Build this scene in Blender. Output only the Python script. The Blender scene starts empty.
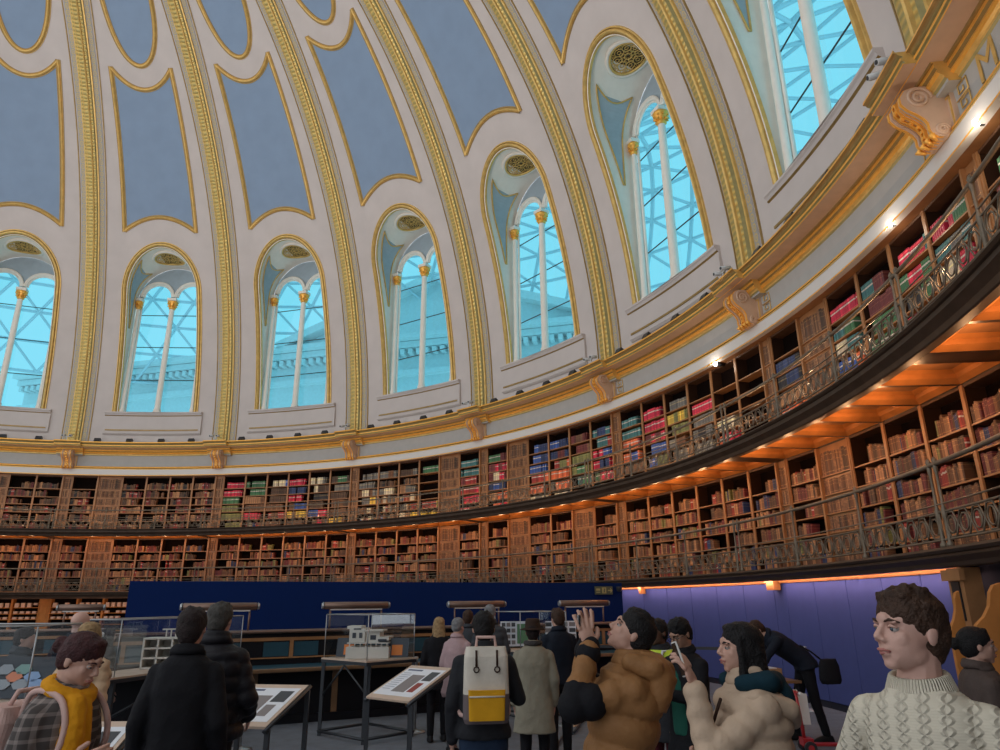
import bpy, bmesh, math, random
from math import sin, cos, pi, radians, sqrt
from mathutils import Vector, Matrix
random.seed(7)
scene = bpy.context.scene
COL = scene.collection

# ------------------------------------------------------------------ camera, world, exposure
CX, CY, HC, T0 = -15.3203, 10.5383, 1.728, -0.2077
BAY = radians(18)
FPX, PITCH, ROLL = 700.2, 0.3138, -0.0084
cam_d = bpy.data.cameras.new('camera'); cam = bpy.data.objects.new('camera', cam_d); COL.objects.link(cam)
cam_d.sensor_fit = 'HORIZONTAL'; cam_d.sensor_width = 36; cam_d.lens = FPX * 36 / 1000
cam_d.clip_start = 0.05; cam_d.clip_end = 500
fw = Vector((0, cos(PITCH), sin(PITCH))); R0 = Vector((1, 0, 0)); U0 = Vector((0, -sin(PITCH), cos(PITCH)))
rt = R0 * cos(ROLL) + U0 * sin(ROLL); up = -R0 * sin(ROLL) + U0 * cos(ROLL)
cm = Matrix((rt, up, -fw)).transposed().to_4x4(); cm.translation = Vector((0, 0, HC))
cam.matrix_world = cm; scene.camera = cam

w = bpy.data.worlds.new('sky'); scene.world = w; w.use_nodes = True
bg = w.node_tree.nodes['Background']; bg.inputs[0].default_value = (0.93, 0.97, 1.0, 1); bg.inputs[1].default_value = 1.05
scene.view_settings.view_transform = 'Standard'; scene.view_settings.look = 'None'
scene.view_settings.gamma = 1; scene.view_settings.use_curve_mapping = False
scene.view_settings.exposure = 0.0
scene.cycles.max_bounces = 6; scene.cycles.diffuse_bounces = 3; scene.cycles.transparent_max_bounces = 16
scene.cycles.use_denoising = True

def lamp(kind, name, loc, energy, color, rot=None, **kw):
    d = bpy.data.lights.new(name, kind); d.energy = energy; d.color = color
    for a, b in kw.items(): setattr(d, a, b)
    o = bpy.data.objects.new(name, d); COL.objects.link(o); o.location = loc
    if rot is not None: o.rotation_euler = rot
    return o

# added fill light, no fixture of the room: large soft disk mid-room, brightening the dome
lamp('AREA', 'dome_fill_light', (CX, CY, 4.0), 2000, (1, .93, .88), rot=(pi, 0, 0), shape='DISK', size=9.0)

# ------------------------------------------------------------------ materials
M = {}
def mat(name, col, rough=0.6, metal=0.0, var=0.0, scale=4.0, bump=0.0, bscale=None, spec=0.5, emit=None, estr=1.0, coat=0.0):
    m = bpy.data.materials.new(name); m.use_nodes = True
    nt = m.node_tree; b = nt.nodes['Principled BSDF']
    b.inputs['Base Color'].default_value = (*col, 1); b.inputs['Roughness'].default_value = rough
    b.inputs['Metallic'].default_value = metal; b.inputs['Specular IOR Level'].default_value = spec
    b.inputs['Coat Weight'].default_value = coat
    if emit: b.inputs['Emission Color'].default_value = (*emit, 1); b.inputs['Emission Strength'].default_value = estr
    if var > 0 or bump > 0:
        tc = nt.nodes.new('ShaderNodeTexCoord')
        n = nt.nodes.new('ShaderNodeTexNoise'); n.inputs['Scale'].default_value = scale; n.inputs['Detail'].default_value = 5
        nt.links.new(tc.outputs['Object'], n.inputs['Vector'])
        if var > 0:
            mp = nt.nodes.new('ShaderNodeMapRange'); mp.inputs[1].default_value = .3; mp.inputs[2].default_value = .7
            mp.inputs[3].default_value = 1 - var; mp.inputs[4].default_value = 1 + var
            nt.links.new(n.outputs['Fac'], mp.inputs[0])
            mx = nt.nodes.new('ShaderNodeMix'); mx.data_type = 'RGBA'; mx.blend_type = 'MULTIPLY'; mx.inputs[0].default_value = 1
            mx.inputs[6].default_value = (*col, 1)
            nt.links.new(mp.outputs[0], mx.inputs[7]); nt.links.new(mx.outputs[2], b.inputs['Base Color'])
        if bump > 0:
            n2 = nt.nodes.new('ShaderNodeTexNoise'); n2.inputs['Scale'].default_value = bscale or scale * 6
            nt.links.new(tc.outputs['Object'], n2.inputs['Vector'])
            bp = nt.nodes.new('ShaderNodeBump'); bp.inputs['Strength'].default_value = bump; bp.inputs['Distance'].default_value = 0.02
            nt.links.new(n2.outputs['Fac'], bp.inputs['Height']); nt.links.new(bp.outputs[0], b.inputs['Normal'])
    M[name] = m; return m
def nodes_of(m): return m.node_tree.nodes, m.node_tree.links, m.node_tree.nodes['Principled BSDF']
mat('plaster', (.62, .55, .52), .7, var=.05, scale=1.2)
mat('plaster_cream', (.90, .83, .74), .55, var=.03)
mat('dome_blue', (.24, .33, .47), .65, var=.04, scale=1.5)
mat('reveal_blue', (.38, .46, .52), .6, var=.06)
mat('gold', (.74, .48, .15), .4, .35, var=.14, scale=5, bump=.25, bscale=30)
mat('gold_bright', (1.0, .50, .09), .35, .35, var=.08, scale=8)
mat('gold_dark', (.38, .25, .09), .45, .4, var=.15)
mat('olive_gold', (.42, .37, .17), .5, .25, var=.12, scale=6)
mat('pink_plaster', (.62, .43, .31), .6, var=.06, scale=5)
mat('frieze_grey', (.45, .44, .42), .65, var=.04)
mat('white_paint', (.72, .69, .66), .5)
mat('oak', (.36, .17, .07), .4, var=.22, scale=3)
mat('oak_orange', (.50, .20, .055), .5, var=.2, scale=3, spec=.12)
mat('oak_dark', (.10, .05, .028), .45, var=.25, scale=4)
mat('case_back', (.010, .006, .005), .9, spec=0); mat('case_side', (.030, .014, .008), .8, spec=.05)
mat('bronze', (.20, .155, .11), .5, .3, var=.2, scale=9)
mat('iron_brown', (.070, .044, .030), .55, var=.2, spec=.25)
mat('navy_panel', (.004, .019, .105), .8, spec=.12, var=.03)
mat('violet_panel', (.060, .075, .22), .7, spec=.2, var=.04)
mat('panel_gap', (.008, .008, .02), .8)
mat('carpet', (.155, .170, .20), .95, var=.12, scale=5, bump=.3, bscale=160)
mat('black_iron', (.02, .022, .026), .4, .3)
mat('steel', (.42, .43, .45), .32, .7)
mat('dark_steel', (.06, .065, .075), .4, .6)
mat('copper', (.22, .14, .11), .35, .55, var=.1)
mat('teal_leather', (.012, .06, .09), .5, var=.1)
mat('desk_black', (.008, .008, .011), .5, spec=.2)
mat('desk_wood', (.20, .11, .055), .4, var=.15, scale=6)
mat('pale_wood', (.60, .45, .35), .5, var=.08, scale=5)
mat('paper', (.80, .82, .88), .6)
mat('model_white', (.74, .69, .62), .7)
mat('label_orange', (.85, .25, .05), .6)
mat('camera_white', (.62, .62, .62), .4)
mat('lamp_black', (.03, .03, .035), .4)
mat('dark_column', (.05, .055, .07), .5)
mat('spot_glow', (1, 1, 1), .4, emit=(1, .93, .85), estr=14)
mat('stone_out', (.85, .86, .86), .8, var=.05)
mat('roof_steel', (.75, .80, .85), .6)
# tinted window glass
g = bpy.data.materials.new('window_glass'); g.use_nodes = True; nt = g.node_tree
nt.nodes.remove(nt.nodes['Principled BSDF']); out = nt.nodes['Material Output']
tr = nt.nodes.new('ShaderNodeBsdfTransparent'); tr.inputs[0].default_value = (.22, .73, .90, 1)
gl = nt.nodes.new('ShaderNodeBsdfGlossy'); gl.inputs['Roughness'].default_value = .08; gl.inputs[0].default_value = (.8, .9, 1, 1)
mx = nt.nodes.new('ShaderNodeMixShader'); mx.inputs[0].default_value = .05
nt.links.new(tr.outputs[0], mx.inputs[1]); nt.links.new(gl.outputs[0], mx.inputs[2]); nt.links.new(mx.outputs[0], out.inputs[0])
M['window_glass'] = g
g = bpy.data.materials.new('case_glass'); g.use_nodes = True; nt = g.node_tree
nt.nodes.remove(nt.nodes['Principled BSDF']); out = nt.nodes['Material Output']
tr = nt.nodes.new('ShaderNodeBsdfTransparent'); tr.inputs[0].default_value = (.90, .93, .95, 1)
gl = nt.nodes.new('ShaderNodeBsdfGlossy'); gl.inputs['Roughness'].default_value = .03
fr = nt.nodes.new('ShaderNodeFresnel'); fr.inputs[0].default_value = 1.45
mx = nt.nodes.new('ShaderNodeMixShader'); mu = nt.nodes.new('ShaderNodeMath'); mu.operation = 'MULTIPLY'; mu.inputs[1].default_value = .35; nt.links.new(fr.outputs[0], mu.inputs[0]); nt.links.new(mu.outputs[0], mx.inputs[0])
nt.links.new(tr.outputs[0], mx.inputs[1]); nt.links.new(gl.outputs[0], mx.inputs[2]); nt.links.new(mx.outputs[0], out.inputs[0])
M['case_glass'] = g
# chain ornament: UV pattern of gilt links on plaster
def chain_mat():
    m = mat('chain_ornament', (.5, .5, .5), .5, .1); n, l, b = nodes_of(m)
    uv = n.new('ShaderNodeUVMap'); sp = n.new('ShaderNodeSeparateXYZ'); l.new(uv.outputs[0], sp.inputs[0])
    def math_(op, a, bb=None):
        x = n.new('ShaderNodeMath'); x.operation = op
        for i, v in enumerate((a, bb)):
            if v is None: continue
            if isinstance(v, (int, float)): x.inputs[i].default_value = v
            else: l.new(v, x.inputs[i])
        return x.outputs[0]
    fx = math_('SUBTRACT', math_('FRACT', sp.outputs[0]), .5); fy = math_('SUBTRACT', sp.outputs[1], .5)
    d = math_('SQRT', math_('ADD', math_('POWER', fx, 2), math_('POWER', math_('MULTIPLY', fy, 1.25), 2)))

    ring = math_('LESS_THAN', math_('ABSOLUTE', math_('SUBTRACT', d, .36)), .085)
    dot = math_('LESS_THAN', d, .13)
    f = math_('MAXIMUM', ring, dot)
    mx = n.new('ShaderNodeMix'); mx.data_type = 'RGBA'; l.new(f, mx.inputs[0])
    mx.inputs[6].default_value = (.40, .385, .36, 1); mx.inputs[7].default_value = (.62, .47, .22, 1)
    l.new(mx.outputs[2], b.inputs['Base Color'])
    bp = n.new('ShaderNodeBump'); bp.inputs['Strength'].default_value = .5; bp.inputs['Distance'].default_value = .03
    l.new(f, bp.inputs['Height']); l.new(bp.outputs[0], b.inputs['Normal'])
chain_mat()
# leaf enriched gold
def leaf_mat():
    m = mat('leaf_gold', (.68, .47, .14), .36, .45, bump=0); n, l, b = nodes_of(m)
    uv = n.new('ShaderNodeUVMap'); wv = n.new('ShaderNodeTexWave'); wv.inputs['Scale'].default_value = .5; wv.inputs['Distortion'].default_value = 3
    wv.inputs['Detail'].default_value = 1
    l.new(uv.outputs[0], wv.inputs['Vector'])
    cr = n.new('ShaderNodeMix'); cr.data_type = 'RGBA'; l.new(wv.outputs['Fac'], cr.inputs[0])
    cr.inputs[6].default_value = (.46, .36, .13, 1); cr.inputs[7].default_value = (.72, .50, .15, 1)
    l.new(cr.outputs[2], b.inputs['Base Color'])
    bp = n.new('ShaderNodeBump'); bp.inputs['Strength'].default_value = .6; bp.inputs['Distance'].default_value = .03
    l.new(wv.outputs['Fac'], bp.inputs['Height']); l.new(bp.outputs[0], b.inputs['Normal'])
leaf_mat()
# violet panels and frieze joints fine as they are; book cloths with gilt bands on the spine
PAL = {'brown': (.175, .078, .038), 'tan': (.38, .195, .095), 'red': (.33, .035, .03), 'crimson': (.55, .02, .06),
       'maroon': (.15, .028, .03), 'olive': (.20, .20, .07), 'green': (.05, .16, .07), 'teal': (.05, .17, .18),
       'blue': (.035, .09, .33), 'navy': (.025, .045, .13), 'orange': (.68, .14, .05), 'black': (.022, .02, .025),
       'cream': (.66, .55, .40), 'yellow': (.72, .46, .07), 'grey': (.17, .16, .15), 'umber': (.10, .055, .035)}
PN = list(PAL)
def book_mat(nm, c):
    m = mat('book_' + nm, c, .55); n, l, b = nodes_of(m)
    uv = n.new('ShaderNodeUVMap'); sp = n.new('ShaderNodeSeparateXYZ'); l.new(uv.outputs[0], sp.inputs[0])
    cr = n.new('ShaderNodeValToRGB'); cr.color_ramp.interpolation = 'CONSTANT'
    e = cr.color_ramp.elements; e[0].position = 0; e[0].color = (*c, 1); e[1].position = .12; e[1].color = (min(1, c[0] * 1.6 + .12), min(1, c[1] * 1.5 + .09), min(1, c[2] + .04), 1)
    lab = (.62, .56, .48, 1) if nm in ('crimson', 'blue', 'orange', 'red', 'teal', 'green') else (min(1, c[0] * 1.5 + .16), min(1, c[1] * 1.4 + .11), min(1, c[2] + .04), 1)
    for pos, cc in ((.15, (*c, 1)), (.62, lab), (.72 if nm not in ('brown', 'umber', 'maroon', 'tan', 'olive', 'navy') else .64, (*c, 1)), (.86, (min(1, c[0] * 1.6 + .12), min(1, c[1] * 1.5 + .09), min(1, c[2] + .04), 1)), (.89, (*c, 1))):
        x = e.new(pos); x.color = cc
    l.new(sp.outputs[1], cr.inputs[0])
    g = n.new('ShaderNodeNewGeometry'); mp = n.new('ShaderNodeMapRange'); mp.inputs[3].default_value = .62; mp.inputs[4].default_value = 1.45
    l.new(g.outputs['Random Per Island'], mp.inputs[0])
    mx = n.new('ShaderNodeMix'); mx.data_type = 'RGBA'; mx.blend_type = 'MULTIPLY'; mx.inputs[0].default_value = 1
    l.new(cr.outputs[0], mx.inputs[6]); l.new(mp.outputs[0], mx.inputs[7]); l.new(mx.outputs[2], b.inputs['Base Color'])
for k_, c_ in PAL.items(): book_mat(k_, c_)
mat('false_spines', (.27, .13, .06), .45, .05, var=.45, scale=22)

# ------------------------------------------------------------------ mesh helpers
def link(name, bm, mats, parent=None, smooth=False, loc=None, rot=None):
    me = bpy.data.meshes.new(name)
    bmesh.ops.recalc_face_normals(bm, faces=bm.faces[:]) if not getattr(bm, 'norecalc', False) else None
    bm.to_mesh(me); bm.free()
    if isinstance(mats, str): mats = [mats]
    for m_ in mats: me.materials.append(M[m_])
    if smooth:
        for p_ in me.polygons: p_.use_smooth = True
    o = bpy.data.objects.new(name, me); COL.objects.link(o)
    if parent is not None: o.parent = parent
    if loc is not None: o.location = loc
    if rot is not None: o.rotation_euler = rot
    return o
def empty(name, loc=(0, 0, 0), rz=0, label=None, cat=None, group=None, kind=None):
    o = bpy.data.objects.new(name, None); COL.objects.link(o); o.location = loc; o.rotation_euler = (0, 0, rz); o.empty_display_size = .1
    return tag(o, label, cat, group, kind)
def tag(o, label=None, cat=None, group=None, kind=None):
    if label: o['label'] = label
    if cat: o['category'] = cat
    if group: o['group'] = group
    if kind: o['kind'] = kind
    return o
def dup(o, parent=None, loc=None, rz=None):
    c = o.copy(); COL.objects.link(c)
    if parent is not None: c.parent = parent
    for ch in list(o.children): dup(ch, c)
    if loc is not None: c.location = loc
    if rz is not None: c.rotation_euler = (0, 0, rz)
    return c
def box(bm, c, s, mi=0, rot=None):
    v = []
    R_ = rot if rot is not None else Matrix.Identity(3)
    for dx, dy, dz in ((-1,-1,-1),(1,-1,-1),(1,1,-1),(-1,1,-1),(-1,-1,1),(1,-1,1),(1,1,1),(-1,1,1)):
        v.append(bm.verts.new(Vector(c) + R_ @ Vector((dx * s[0] / 2, dy * s[1] / 2, dz * s[2] / 2))))
    for f in ((0,3,2,1),(4,5,6,7),(0,1,5,4),(1,2,6,5),(2,3,7,6),(3,0,4,7)):
        bm.faces.new([v[i] for i in f]).material_index = mi
    return v
def tube(bm, pts, r, n=8, mi=0, closed=False, cap=True):
    """tapered tube; r a number or a list"""
    pts = [Vector(p) for p in pts]; N = len(pts); rs = r if isinstance(r, (list, tuple)) else [r] * N
    rings = []; prev = None
    for i, p in enumerate(pts):
        if closed: t = pts[(i + 1) % N] - pts[i - 1]
        else: t = pts[min(i + 1, N - 1)] - pts[max(i - 1, 0)]
        t.normalize()
        if prev is None:
            a = Vector((0, 0, 1)) if abs(t.z) < .9 else Vector((1, 0, 0))
            u = t.cross(a).normalized()
        else: u = (prev - t * prev.dot(t)).normalized()
        prev = u; v = t.cross(u)
        rings.append([bm.verts.new(p + (u * cos(2*pi*j/n) + v * sin(2*pi*j/n)) * rs[i]) for j in range(n)])
    for i in range(N if closed else N - 1):
        a, b = rings[i], rings[(i + 1) % N]
        for j in range(n):
            f = bm.faces.new((a[j], a[(j+1) % n], b[(j+1) % n], b[j])); f.material_index = mi; f.smooth = True
    if cap and not closed:
        bm.faces.new(rings[0][::-1]).material_index = mi; bm.faces.new(rings[-1]).material_index = mi
def lathe(bm, prof, c=(0, 0, 0), n=16, mi=0):
    rings = []
    for r, z in prof:
        rings.append([bm.verts.new(Vector(c) + Vector((r * cos(2*pi*j/n), r * sin(2*pi*j/n), z))) for j in range(n)])
    for a, b in zip(rings, rings[1:]):
        for j in range(n):
            f = bm.faces.new((a[j], a[(j+1) % n], b[(j+1) % n], b[j])); f.material_index = mi; f.smooth = True
    bm.faces.new(rings[0][::-1]).material_index = mi; bm.faces.new(rings[-1]).material_index = mi
def sweep(bm, path, normals, prof, mis, closed=False, uvl=None, ulen=1.0):
    """profile [(side offset, height)], mis one material per profile segment"""
    N = len(path); rings = []; L = 0; us = []
    for i, p in enumerate(path):
        if i: L += (path[i] - path[i-1]).length
        us.append(L)
        if closed: t = path[(i+1) % N] - path[i-1]
        else: t = path[min(i+1, N-1)] - path[max(i-1, 0)]
        t.normalize(); n_ = normals[i].normalized(); s = t.cross(n_).normalized()
        rings.append([bm.verts.new(p + s * a + n_ * b) for a, b in prof])
    for i in range(N if closed else N - 1):
        a, b = rings[i], rings[(i+1) % N]
        for j in range(len(prof) - 1):
            f = bm.faces.new((a[j], a[j+1], b[j+1], b[j])); f.material_index = mis[j] if isinstance(mis, (list, tuple)) else mis
            if uvl:
                u0, u1 = us[i] / ulen, (us[i+1] if i + 1 < N else us[i] + .1) / ulen
                for lp, uvv in zip(f.loops, ((u0, 0), (u0, 1), (u1, 1), (u1, 0))): lp[uvl].uv = uvv
    return rings
# polar helpers: theta from the +y axis, clockwise, local to the centre of the room
def PP(s, r, h): return Vector((r * sin(s * BAY), r * cos(s * BAY), h))
A_, B_, H0 = 21.816, 22.57, 8.64
def dr(h): return A_ * sqrt(max(0, 1 - ((h - H0) / B_) ** 2))
def DP(s, h): return PP(s, dr(h), h)
def DN(s, h):
    p = DP(s, h); return -Vector((p.x / A_**2, p.y / A_**2, (h - H0) / B_**2)).normalized()
def world_at(k, r, h):
    th = T0 + k * BAY; return Vector((CX + r * sin(th), CY + r * cos(th), h))
def place(o, k):   # put an object made in sector coordinates at sector k
    o.location = (CX, CY, 0); o.rotation_euler = (0, 0, -(T0 + k * BAY)); return o
def revolve(bm, prof, s0, s1, n, mis=0, ends=False):
    rings = [[bm.verts.new(PP(s0 + (s1 - s0) * i / n, r, h)) for r, h in prof] for i in range(n + 1)]
    for i in range(n):
        for j in range(len(prof) - 1):
            f = bm.faces.new((rings[i][j], rings[i][j+1], rings[i+1][j+1], rings[i+1][j])); f.material_index = mis[j] if isinstance(mis, (list, tuple)) else mis
    if ends:
        bm.faces.new(rings[0]); bm.faces.new(rings[-1][::-1])
K0, K1 = -3, 8          # sectors of the drum and dome that are built
def nproj(p):
    d = Vector(p) - Vector((0, 0, HC)); y = d.dot(fw)
    if y < .1: return None
    return 500 + FPX * d.dot(rt) / y, 375 - FPX * d.dot(up) / y
ORD = ['zeroth', 'first', 'second', 'third', 'fourth', 'fifth', 'sixth', 'seventh', 'eighth', 'ninth', 'tenth', 'eleventh', 'twelfth']

# ------------------------------------------------------------------ large structure
bm = bmesh.new(); revolve(bm, [(0.01, 0), (22.3, 0)], 0, 20, 120)
tag(place(link('floor', bm, 'carpet'), 0), 'grey blue carpet floor of the round room', kind='structure')
bm = bmesh.new(); revolve(bm, [(22.3, 0), (22.3, 9.0), (21.8, 9.0)], K0, K1, (K1 - K0) * 12)
tag(place(link('wall_back', bm, 'oak_dark'), 0), 'round outer wall behind the bookcases', kind='structure')
# dome shell per sector: faces sorted into plaster and blue panels, window opening left out
def in_window(s, h, e=0.0):
    d = abs(s - .5)
    if h < 10.42 - e: return False
    if h < 16.2: return d < .266 + e
    return (d / (.266 + e)) ** 2 + ((h - 16.2) / (2.06 + e)) ** 2 < 1
def in_panel(s, h):
    d = abs(s - .5) / .275
    if d > 1: return False
    lo = 18.85 + .62 * (1 - d ** 2); hi = 24.75 - .62 * (1 - d ** 2)
    return lo < h < hi
def in_oval(s, h): return ((s - .5) / .26) ** 2 + ((h - 27.25) / 2.4) ** 2 < 1
def in_top(s, h):
    d = abs(s - .5) / .25
    return d < 1 and h > 29.2 + .5 * (1 - d ** 2)
bm = bmesh.new(); NS, NH = 84, 230
hs = [H0 + B_ * sin(radians(77) * i / NH) for i in range(NH + 1)]
grid = [[bm.verts.new(DP(j / NS, h)) for j in range(NS + 1)] for h in hs]
for i in range(NH):
    for j in range(NS):
        s, h = (j + .5) / NS, (hs[i] + hs[i+1]) / 2
        if in_window(s, h, -.004): continue
        f = bm.faces.new((grid[i][j], grid[i][j+1], grid[i+1][j+1], grid[i+1][j])); f.smooth = True
        if in_panel(s, h) or in_oval(s, h) or in_top(s, h): f.material_index = 1
for v in [v for v in bm.verts if not v.link_faces]: bm.verts.remove(v)
dome0 = link('ceiling', bm, ['plaster', 'dome_blue'])
tag(dome0, 'ribbed plaster dome with blue panels', kind='structure')
# gilt panel mouldings per sector
GP = [(-.11, 0), (-.10, .03), (-.075, .035), (-.06, .02), (-.04, .075), (0, .09), (.035, .06), (.05, .02), (.075, .03), (.10, .03), (.11, 0)]
gm = [1, 1, 0, 0, 0, 0, 0, 1, 1, 0]
bm = bmesh.new()
def outline(fn, n, closed):
    pts = [fn(i / n) for i in range(n if closed else n + 1)]
    return [DP(*p) for p in pts], [DN(*p) for p in pts]
def seg(path_fn, n=24, closed=False, prof=GP, m=gm):
    P_, N_ = outline(path_fn, n, closed); sweep(bm, P_, N_, prof, m, closed)
q = .275
seg(lambda t: (.5 - q, 18.80 + (24.80 - 18.80) * t)); seg(lambda t: (.5 + q, 24.80 + (18.80 - 24.80) * t))
seg(lambda t: (.5 + q - 2 * q * t, 18.85 + .62 * (1 - (1 - 2 * t) ** 2)), 30)
seg(lambda t: (.5 - q + 2 * q * t, 24.75 - .62 * (1 - (1 - 2 * t) ** 2)), 30)
seg(lambda t: (.5 + .26 * cos(2 * pi * t), 27.25 + 2.4 * sin(2 * pi * t)), 64, True)
# window surround, open at the sill
def wpath(t, e=0.0):
    L1 = 5.8; L2 = 6.4; T = 2 * L1 + L2; d = t * T; hw = .272 + e
    if d < L1: return (.5 - hw, 10.42 + d)
    if d < L1 + L2:
        a = pi - pi * (d - L1) / L2; return (.5 + hw * cos(a), 16.2 + (2.1 + e * 6) * sin(a))
    return (.5 + hw, 10.42 + (T - d))
WP = [(-.15, 0), (-.14, .05), (-.10, .055), (-.08, .02), (-.05, .10), (0, .115), (.04, .07), (.055, .02), (.09, .04), (.12, .03), (.15, -.05)]
seg(lambda t: wpath(t), 90, False, WP, [0, 0, 1, 0, 0, 0, 0, 1, 2, 0])
gild0 = link('trim_1', bm, ['gold', 'gold_dark', 'plaster_cream'], smooth=False)
tag(gild0, 'gilt mouldings framing the blue dome panels and window arch', kind='structure')
for k in range(K0, K1):
    a = dome0 if k == K0 else dup(dome0); b = gild0 if k == K0 else dup(gild0); place(a, k); place(b, k)
    b['label'] = 'gilt mouldings framing the dome panels and arch of one bay'
# ribs
RP = [(-.60, 0), (-.59, .05), (-.555, .05), (-.545, .02), (-.50, .02), (-.50, .05), (-.30, .05), (-.29, .12), (-.24, .13), (-.21, .22), (-.13, .24), (-.12, .31),
      (-.08, .33), (.08, .33), (.12, .31), (.13, .24), (.21, .22), (.24, .13), (.29, .12), (.30, .05), (.50, .05), (.50, .02), (.545, .02), (.555, .05), (.59, .05), (.60, 0)]
# 0 gold 1 chain 2 leaf 3 olive 4 plaster 5 bead
rm = [5, 5, 5, 4, 4, 1, 0, 0, 3, 2, 0, 0, 2, 0, 0, 2, 3, 0, 0, 1, 4, 4, 5, 5, 5]
bm = bmesh.new(); uvl = bm.loops.layers.uv.new('UVMap')
hh = [H0 + B_ * sin(radians(76) * i / 110) for i in range(111)]
sweep(bm, [DP(0, h) for h in hh], [DN(0, h) for h in hh], RP, rm, False, uvl, .26)
rib0 = link('trim_2', bm, ['gold', 'chain_ornament', 'leaf_gold', 'olive_gold', 'plaster', 'gold_dark'])
tag(rib0, 'gilded dome rib with chain ornament', kind='structure')
for k in range(K0, K1 + 1):
    place(rib0 if k == K0 else dup(rib0), k)
# cornice and frieze, swept round the drum  (0 gold,1 bright,2 dark,3 olive,4 pink,5 grey,6 white,7 oak)
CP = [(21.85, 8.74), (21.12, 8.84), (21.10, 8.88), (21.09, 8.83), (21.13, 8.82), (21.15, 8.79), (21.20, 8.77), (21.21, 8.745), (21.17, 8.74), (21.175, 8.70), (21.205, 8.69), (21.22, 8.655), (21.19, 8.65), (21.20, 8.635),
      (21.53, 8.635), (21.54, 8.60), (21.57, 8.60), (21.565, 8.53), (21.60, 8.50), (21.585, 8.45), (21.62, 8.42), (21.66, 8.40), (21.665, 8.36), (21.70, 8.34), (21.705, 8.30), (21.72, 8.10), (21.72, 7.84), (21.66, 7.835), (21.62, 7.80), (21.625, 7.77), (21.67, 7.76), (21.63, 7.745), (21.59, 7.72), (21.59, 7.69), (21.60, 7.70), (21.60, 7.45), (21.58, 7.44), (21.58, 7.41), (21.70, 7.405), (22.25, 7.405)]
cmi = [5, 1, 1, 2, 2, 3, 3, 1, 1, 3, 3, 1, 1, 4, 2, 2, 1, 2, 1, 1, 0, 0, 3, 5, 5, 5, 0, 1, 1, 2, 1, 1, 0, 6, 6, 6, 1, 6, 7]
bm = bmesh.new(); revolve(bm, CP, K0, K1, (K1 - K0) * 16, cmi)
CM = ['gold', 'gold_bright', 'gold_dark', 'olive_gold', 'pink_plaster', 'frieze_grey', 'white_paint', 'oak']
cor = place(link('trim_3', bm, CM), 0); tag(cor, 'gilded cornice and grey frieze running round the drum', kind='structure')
# breakout block over each corbel
bm = bmesh.new()
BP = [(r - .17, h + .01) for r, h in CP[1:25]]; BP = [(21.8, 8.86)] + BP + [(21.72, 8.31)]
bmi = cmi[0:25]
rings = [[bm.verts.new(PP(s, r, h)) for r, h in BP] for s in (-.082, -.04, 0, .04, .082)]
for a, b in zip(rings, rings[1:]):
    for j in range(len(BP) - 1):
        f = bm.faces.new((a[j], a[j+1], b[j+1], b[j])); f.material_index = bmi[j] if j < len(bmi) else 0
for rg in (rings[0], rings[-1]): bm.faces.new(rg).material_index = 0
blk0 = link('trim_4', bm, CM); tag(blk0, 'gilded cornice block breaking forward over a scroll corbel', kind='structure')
# corbel
def spiral(c, r0, r1, turns, n=40):
    return [(c[0] + (r0 + (r1 - r0) * i / n) * cos(2*pi*turns*i/n), c[1] + (r0 + (r1 - r0) * i / n) * sin(2*pi*turns*i/n)) for i in range(n + 1)]
cb = empty('scroll_corbel')
side = [(21.74, 8.52), (21.30, 8.52), (21.17, 8.47), (21.10, 8.37), (21.10, 8.26), (21.17, 8.16), (21.28, 8.08), (21.36, 8.00), (21.40, 7.92), (21.40, 7.82), (21.42, 7.76), (21.49, 7.70), (21.57, 7.69), (21.64, 7.73), (21.74, 7.76)]
bm = bmesh.new()
hw = .20
def strip(x0, x1, off, mi):
    a = [bm.verts.new(Vector((x0, r - off, h))) for r, h in side]; b = [bm.verts.new(Vector((x1, r - off, h))) for r, h in side]
    for i in range(len(side) - 1): bm.faces.new((a[i], a[i+1], b[i+1], b[i])).material_index = mi
    bm.faces.new(a).material_index = mi; bm.faces.new(b[::-1]).material_index = mi
strip(-.20, .20, 0, 0); strip(-.21, -.12, .035, 0); strip(.12, .21, .035, 0)
body = link('scroll', bm, ['pink_plaster'], cb)
bm = bmesh.new(); strip(-.05, -.025, .045, 0); strip(.025, .05, .045, 0); strip(-.20, -.165, .055, 0); strip(.165, .20, .055, 0); strip(-.10, -.085, .02, 0); strip(.085, .10, .02, 0)
for i in range(3, 10):
    r, h = side[i]; ico_ = box(bm, (0, r - .03, h), (.05, .05, .05), 0)
for i in range(4):
    a = -.5 + i * .33; tube(bm, [(.16 * a * 2, 21.42, 7.80), (.2 * a * 2, 21.36, 7.72), (.15 * a * 2, 21.44, 7.66)], [.03, .045, .02], 6)
link('gilt_leaf', bm, ['gold_bright'], cb)
for sx in (-1, 1):
    for c, r0 in (((21.30, 8.33), .17), ((21.52, 7.80), .09)):
        bm = bmesh.new(); tube(bm, [(sx * .215, a, b) for a, b in spiral(c, r0, .02, 2.2)], .024, 6); link('volute', bm, ['pink_plaster'], cb)
bm = bmesh.new(); box(bm, (0, 21.70, 8.0), (.62, .10, .62), 0)
for sx in (-1, 1): box(bm, (sx * .29, 21.64, 8.0), (.02, .02, .56), 1)
box(bm, (0, 21.64, 8.27), (.6, .02, .02), 1)
link('backing_panel', bm, ['pink_plaster', 'gold'], cb)
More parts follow.
